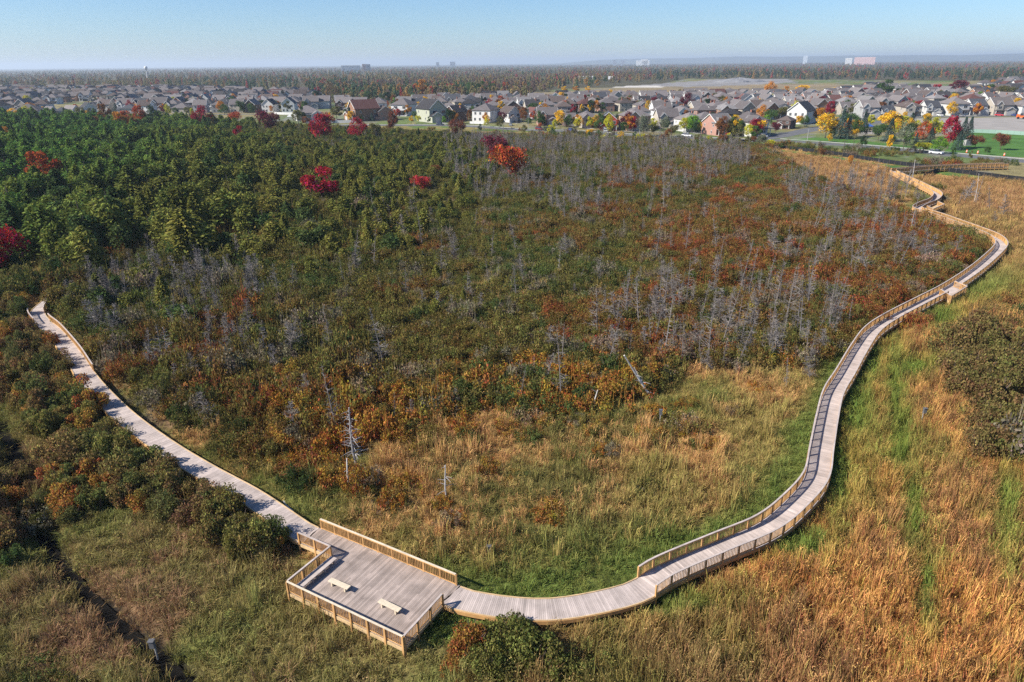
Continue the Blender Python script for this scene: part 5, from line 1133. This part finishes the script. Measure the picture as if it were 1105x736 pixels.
for it in houses[:300]:
    if it['d'] > 570 or math.cos(it['turn']) < .35: continue
    v = HV[it['k']]; g = [q for q in v['opens'] if q[0] == 'garage_door'][0][2]; a_ = it['turn']; R2 = np.array([[math.cos(a_), -math.sin(a_)], [math.sin(a_), math.cos(a_)]])
    p0 = np.array([it['x'], it['y']]) + R2 @ np.array([g[0], g[1] - .1]) * it['s']; p1 = np.array([it['x'], it['y']]) + R2 @ np.array([g[0], g[1] - 7.5]) * it['s']
    ribbon("driveway", np.array([p0, (p0 + p1) / 2, p1]), 4.6, .022, M_ASPH if rng.random() < .6 else M_CONC, .05)
    if rng.random() < .55: q = p0 * .5 + p1 * .5; px_, py_, d_ = (float(t[0]) for t in g2p(q[:1], q[1:])); dc.append(dict(px=px_, py=py_, d=d_, c=str(rng.choice(list(CC))), at=(q[0], q[1], a_ + math.pi / 2 * rng.choice([-1, 1]))))
label_all(dc, "driveway car", TOWN)
for it in dc: car(it['label'], 0, 0, None, CC[it['c']], str(rng.choice(['car', 'suv'])), it['at'])
# orange loader on the gravel lot
a, rz = frame_at(1102, 128.5, 1112, 128.8); r = empty("loader", "orange construction loader at the edge of the gravel lot", "loader", (a[0], a[1], .08), rz)
mb = MB(); mb.box(-3, 1.5, -1.2, 1.2, .9, 2.1); mb.box(-3, -1.2, -1.1, 1.1, 2.1, 2.9); mb.bar((1.2, -.9, 1.9), (3.6, -.9, .9), .25, .35); mb.bar((1.2, .9, 1.9), (3.6, .9, .9), .25, .35); link('body', mb.mesh('body', [M_ORANGE]), r)
mb = MB(); mb.box(-1.1, .5, -.95, .95, 2.1, 3.6); link('cab', mb.mesh('cab', [M_GLASS]), r)
mb = MB(); mb.box(3.3, 4.3, -1.5, 1.5, .2, .4); mb.box(3.3, 3.45, -1.5, 1.5, .4, 1.4); link('bucket', mb.mesh('bucket', [M_TYRE]), r)
for sx_ in (-1.9, 1.2):
    for sy_ in (-1.1, 1.1): mb = MB(); mb.tube([(sx_, sy_ - .3, .8), (sx_, sy_ + .3, .8)], .8, 14); link('wheel', mb.mesh('wheel', [M_TYRE]), r)
def barrel(lab, px, py):
    p = pix(px, py); r = empty("traffic_barrel", lab, "barrel", (p[0], p[1], .05), 0, "orange barrels along the road"); r.scale = (1.15,) * 3
    mb = MB(); mb.lathe([(.30, .1), (.29, .45)]); mb.lathe([(.27, .6), (.26, .75)]); mb.lathe([(.25, .9), (.23, 1.05), (.1, 1.1)]); link('drum', mb.mesh('drum', [M_ORANGE]), r)
    mb = MB(); mb.lathe([(.285, .452), (.272, .598)]); mb.lathe([(.262, .752), (.252, .898)]); link('stripe', mb.mesh('stripe', [M_WHITE]), r)
    mb = MB(); mb.lathe([(.42, 0), (.42, .098)]); link('base', mb.mesh('base', [M_TYRE]), r)
barrel("orange barrel on the verge left of the lawn's shrub", 1043, 165); barrel("orange barrel on the lawn's kerb before the silver vehicle", 1055, 166); barrel("orange barrel by the road right of the silver vehicle", 1083.5, 168.5); barrel("orange barrel standing alone on the near road verge", 1076, 175.5)
def lamp(lab, px, py, h, arm=True, toward=(0, -1)):
    p = pix(px, py); r = empty("street_lamp" if arm else "utility_pole", lab, "street lamp" if arm else "pole", (p[0], p[1], -.05), 0, "poles along the streets")
    mb = MB(); mb.tube([(0, 0, 0), (0, 0, h)], [.13, .08], 8); link('pole', mb.mesh('pole', [M_CONC if arm else M_BARK]), r)
    mb = MB()
    if arm: mb.tube([(0, 0, h - .1), (-.9, -.3, h + .35), (-2.0, -.6, h + .4)], .05, 5); link('arm', mb.mesh('arm', [M_STEEL]), r); mb = MB(); mb.box(-2.7, -2.0, -.8, -.5, h + .33, h + .45); link('lamp_head', mb.mesh('lamp_head', [M_STEEL]), r)
    else: mb.bar((-1.2, 0, h - .7), (1.2, 0, h - .7), .12, .14); link('cross_arm', mb.mesh('cross_arm', [M_BARK]), r)
for q in (("pale street lamp at the side street's corner", 829, 147, 9.5), ("pale street lamp on the boulevard before the golden tree", 871, 151.5, 7.5), ("street lamp beside the white house at the middle street", 570, 140, 8), ("street lamp before the peach gabled house", 690, 146.5, 8.5), ("street lamp before the dark gabled house", 447, 135.5, 8), ("street lamp beside the porch row", 960, 127, 8)): lamp(*q)
for q in (("thin bare pole in the rough grass by the silt fence", 908, 174.5, 8.5), ("thin pole standing near the park hydrant and lawn", 919, 168, 9)): lamp(*q, arm=False)
# lawn sign and utility cabinet
p = pix(1043.5, 157); r = empty("utility_cabinet", "grey utility cabinet beside the two spruces and the lawn", "cabinet", (p[0], p[1], .05), .2); mb = MB(); mb.box(-1.6, 1.6, -.8, .8, .15, 2.5); link('housing', mb.mesh('housing', [M_CONC]), r); mb = MB(); mb.box(-1.8, 1.8, -1, 1, 0, .15); link('plinth', mb.mesh('plinth', [M_CONC]), r)
p = pix(937, 142.5); r = empty("play_structure", "blue and white play structure among the park trees", "playground", (p[0], p[1], .05), .4)
mb = MB()
for sx_ in (-1.4, 1.4):
    for sy_ in (-1.2, 1.2): mb.tube([(sx_, sy_, 0), (sx_, sy_, 3.0)], .08, 6)
link('frame', mb.mesh('frame', [M_WHITE]), r); mb = MB(); hip(mb, -1.5, 1.5, -1.3, 1.3, 3.0, 1.2, .3); tinted(link('roof', mb.mesh('roof', [M_PAINT]), r), (.04, .12, .42)); mb = MB(); mb.bar((1.4, 0, 1.5), (4.2, 0, .2), .8, .08); tinted(link('slide', mb.mesh('slide', [M_PAINT]), r), (.55, .56, .58)); mb = MB(); mb.box(-1.4, 1.4, -1.2, 1.2, 1.42, 1.52); link('platform', mb.mesh('platform', [M_WHITE]), r)
sheet("sand_pit", [(928, 144), (950, 145), (948, 141.5), (930, 140.5)], .07, M_GRAV)
p = pix(313.5, 130); r = empty("gazebo", "small white garden gazebo left of the white bungalow", "gazebo", (p[0], p[1], 0), .3)
mb = MB(); hip(mb, -1.8, 1.8, -1.8, 1.8, 2.6, 1.5, .3); link('roof', mb.mesh('roof', [M_WHITE]), r); mb = MB()
for sx_ in (-1.6, 1.6):
    for sy_ in (-1.6, 1.6): mb.box(sx_ - .12, sx_ + .12, sy_ - .12, sy_ + .12, 0, 2.6)
link('frame', mb.mesh('frame', [M_WHITE]), r)
def panel_fence(lab, pts, h, mat, post=3.0, name="garden_fence", thick=.06, pmat=None):
    P = pxline(pts, post); c = P.mean(0); r = empty(name, lab, "fence", (c[0], c[1], 0)); mb = MB(); Q = P - c
    for a, b in zip(Q[:-1], Q[1:]): mb.bar((*a, h / 2 + .03), (*b, h / 2 + .03), thick, h)
    link('panel', mb.mesh('panel', [mat]), r); mb = MB()
    for a in Q: mb.box(a[0] - .06, a[0] + .06, a[1] - .06, a[1] + .06, -.3, h + .12)
    tag(link('post', mb.mesh('post', [pmat or mat]), r), kind='stuff')
panel_fence("long white board fence behind the maroon trees and brick house", [(330, 134), (352, 133.2), (384, 132.6)], 1.9, M_WHITE)
panel_fence("white board fence between the left houses and the bungalow", [(296, 123.5), (306, 123.8), (316, 124)], 1.9, M_WHITE)
panel_fence("white fence behind the far left white houses", [(52, 128.5), (66, 128.5), (76, 128.3)], 1.9, M_WHITE)
panel_fence("low white fence beside the white brown-roofed house", [(507, 133.5), (516, 133.8), (526, 134.2)], 1.5, M_WHITE)
panel_fence("thin green mesh fence between the gravel lot and the lawn", [(1046, 143), (1075, 144.2), (1105, 146), (1160, 149)], 1.9, surf('green_mesh', (.22, .32, .27), .8, .1))
panel_fence("long low black silt fence along the far marsh edge", [(790, 156.5), (830, 159.3), (869, 163.4), (908, 168.4), (944, 174.4), (977, 179), (1000, 182.2), (1017, 184.6), (1069, 191.6), (1105, 195.8), (1170, 204)], 1.45, M_BLACK, 2.5, "silt_fence", .05, M_STEM)
panel_fence("short black panel standing in for shade under the end bridge", [(996, 192.5), (1006, 188), (1016, 184.3)], 1.5, M_BLACK, 2.5, "silt_fence", .05, M_STEM)  # black fence mesh put in for the dark shade beneath the bridge deck
ribbon("grass_strip", pxline([(800, 159), (869, 165.5), (944, 177), (1017, 187.5), (1105, 199), (1170, 207)]), 4.5, .03, M_LAWN, .05)
def nest_box(lab, px, py, h):
    p = pix(px, py, -.2); r = empty("nest_box", lab, "nest box", (p[0], p[1], -.3), rng.uniform(-.4, .4), "grey nest boxes on posts in the marsh"); mb = MB(); mb.tube([(0, .1, 0), (0, .1, h)], .06, 6); tinted(link('post', mb.mesh('post', [M_SNAG]), r), (.3, .29, .28))
    mb = MB(); mb.box(-.17, .17, -.2, .03, h - .6, h); mb.box(-.21, .21, -.26, .08, h + .002, h + .05); tinted(link('box', mb.mesh('box', [M_SNAG]), r), (.10, .10, .105))
nest_box("grey nest box on a post beside the dark ditch", 169.5, 712, 1.9); nest_box("small grey nest box standing in the cattail slope", 993.5, 460, 2.4)
nest_box("small grey nest box before the orange bushes of the inner marsh", 712, 458, 2.0); nest_box("pale post in the inner marsh grass behind the walkway", 528, 600, 1.2)

# ------------------------------------------------------------------ far landmarks
def far_at(px, dist):
    d = F_ + (px - 552.5) / FPX * R_; a = math.atan2(d[0], d[1]); return dist * math.sin(a), dist * math.cos(a), a
x, y, a = far_at(215, 3000); r = empty("water_tower", "white water tower rising above the far left woods", "water tower", (x, y, 0)); r.scale = (.75, .75, .92)
mb = MB(); mb.lathe([(3.2, 0), (2.4, 6), (2.2, 24), (3.5, 28)], 20); link('stem', mb.mesh('stem', [M_WHITE]), r); mb = MB(); mb.lathe([(3.5, 28.02), (6.5, 32), (8.5, 36), (7.5, 40), (4, 42.4), (1, 43)], 24); link('tank', mb.mesh('tank', [M_WHITE], True), r)
def far_block(lab, px, dist, blocks):
    x, y, a = far_at(px, dist); r = empty("far_building", lab, "building", (x, y, 0), -a, None)
    for x0, x1, dp, h, t in blocks:
        mb = MB(); mb.box(x0, x1, 0, dp, 0, h); tinted(link('block', mb.mesh('block', [M_FAR]), r), t)
        mb = MB()
        for z in np.arange(4, h - 2, 5): mb.box(x0 + 1, x1 - 1, -.3, -.05, z, z + .7)
        if mb.n: link('window_band', mb.mesh('window_band', [M_GLASS]), r)
far_block("long low white building with a brick tower above the woods", 410, 4200, [(-80, 25, 40, 34, (.62, .61, .60)), (36, 56, 40, 40, (.36, .22, .18)), (57, 80, 40, 39, (.26, .27, .31))])
far_block("pair of small bluish towers on the mid horizon", 656, 8000, [(-90, -50, 40, 58, (.26, .29, .35)), (0, 35, 40, 57, (.28, .3, .36))])
far_block("long white building on the horizon right of the bluish towers", 676, 8000, [(-70, 70, 40, 50, (.75, .74, .73)), (-20, 50, 40, 60, (.75, .74, .73))])
far_block("pale pink building above the right woods", 881, 6500, [(-75, 75, 50, 55, (.62, .42, .40)), (-140, -90, 50, 50, (.6, .6, .6))])
far_block("slim pale tower before the blue hills", 826, 9000, [(-22, 22, 40, 84, (.55, .6, .66))])
far_block("small bluish block on the left horizon", 500, 8500, [(-30, 30, 40, 58, (.25, .28, .34)), (-190, -155, 40, 54, (.25, .28, .34))])
far_block("flat white sheds beyond the mid fields", 632, 1750, [(-40, 10, 30, 7, (.75, .75, .75)), (20, 48, 30, 6, (.7, .7, .72))])
far_block("pale long shed roof beyond the far left houses", 60, 1350, [(-20, 18, 20, 7, (.8, .8, .8))])
# gravel heap of the quarry
p = pix(797, 88.6); mb = MB(); k = 40; V = []
for i_ in range(7):
    for j_ in range(k):
        t = i_ / 6; aa_ = 6.283 * j_ / k; rr_ = (1 - t) * (1 + .18 * math.sin(3 * aa_ + 1) + .1 * math.sin(7 * aa_)); V.append((48 * rr_ * math.cos(aa_), 26 * rr_ * math.sin(aa_), 8.5 * t ** .8 + (rng.uniform(-.6, .6) if 0 < i_ else -1)))
mb.add(V, [(i_ * k + j_, i_ * k + (j_ + 1) % k, (i_ + 1) * k + (j_ + 1) % k, (i_ + 1) * k + j_) for i_ in range(6) for j_ in range(k)])
h_ = link('gravel_heap', mb.mesh('gravel_heap', [surf('crushed_stone', (.19, .19, .20), .95, .1, (.1, .15))]), None, (p[0], p[1], 0)); tag(h_, "wide grey heap of crushed stone in the far fields", "gravel heap")
# blue hills at the end of the plain
mb = MB(); aa_ = np.radians(np.linspace(2, 62, 160)); prof = sstep(2, 9, np.degrees(aa_)) * (70 + 50 * fbm(np.degrees(aa_), aa_ * 0, 9, 7) + 45 * fbm(np.degrees(aa_), aa_ * 0, 3, 8)) 
V = []
for q, h in zip(aa_, prof):
    for rr_, zz in ((15500, -5), (16800, h * .65), (18000, h), (20500, h * .5), (22000, -5)): V.append((rr_ * math.sin(q), rr_ * math.cos(q), zz))
mb.add(V, [(5 * i_ + j_, 5 * i_ + 5 + j_, 5 * i_ + 6 + j_, 5 * i_ + 1 + j_) for i_ in range(159) for j_ in range(4)]); tag(link('hills', mb.mesh('hills', [surf('wooded_hill', (.07, .08, .06), .95, .1, (.002, .3))], True)), kind='structure')

# ------------------------------------------------------------------ the air between here and the horizon
mb = MB(); mb.box(-31500, 31500, -31500, 31500, -3, 172); mt, n, l, o = newmat('haze'); v = N(n, "ShaderNodeVolumePrincipled")
v.inputs['Color'].default_value = (.74, .86, 1.0, 1); v.inputs['Density'].default_value = 9e-5; v.inputs['Anisotropy'].default_value = .2
l.new(v.outputs[0], o.inputs['Volume']); tag(link('haze', mb.mesh('haze', [mt])), kind='stuff')
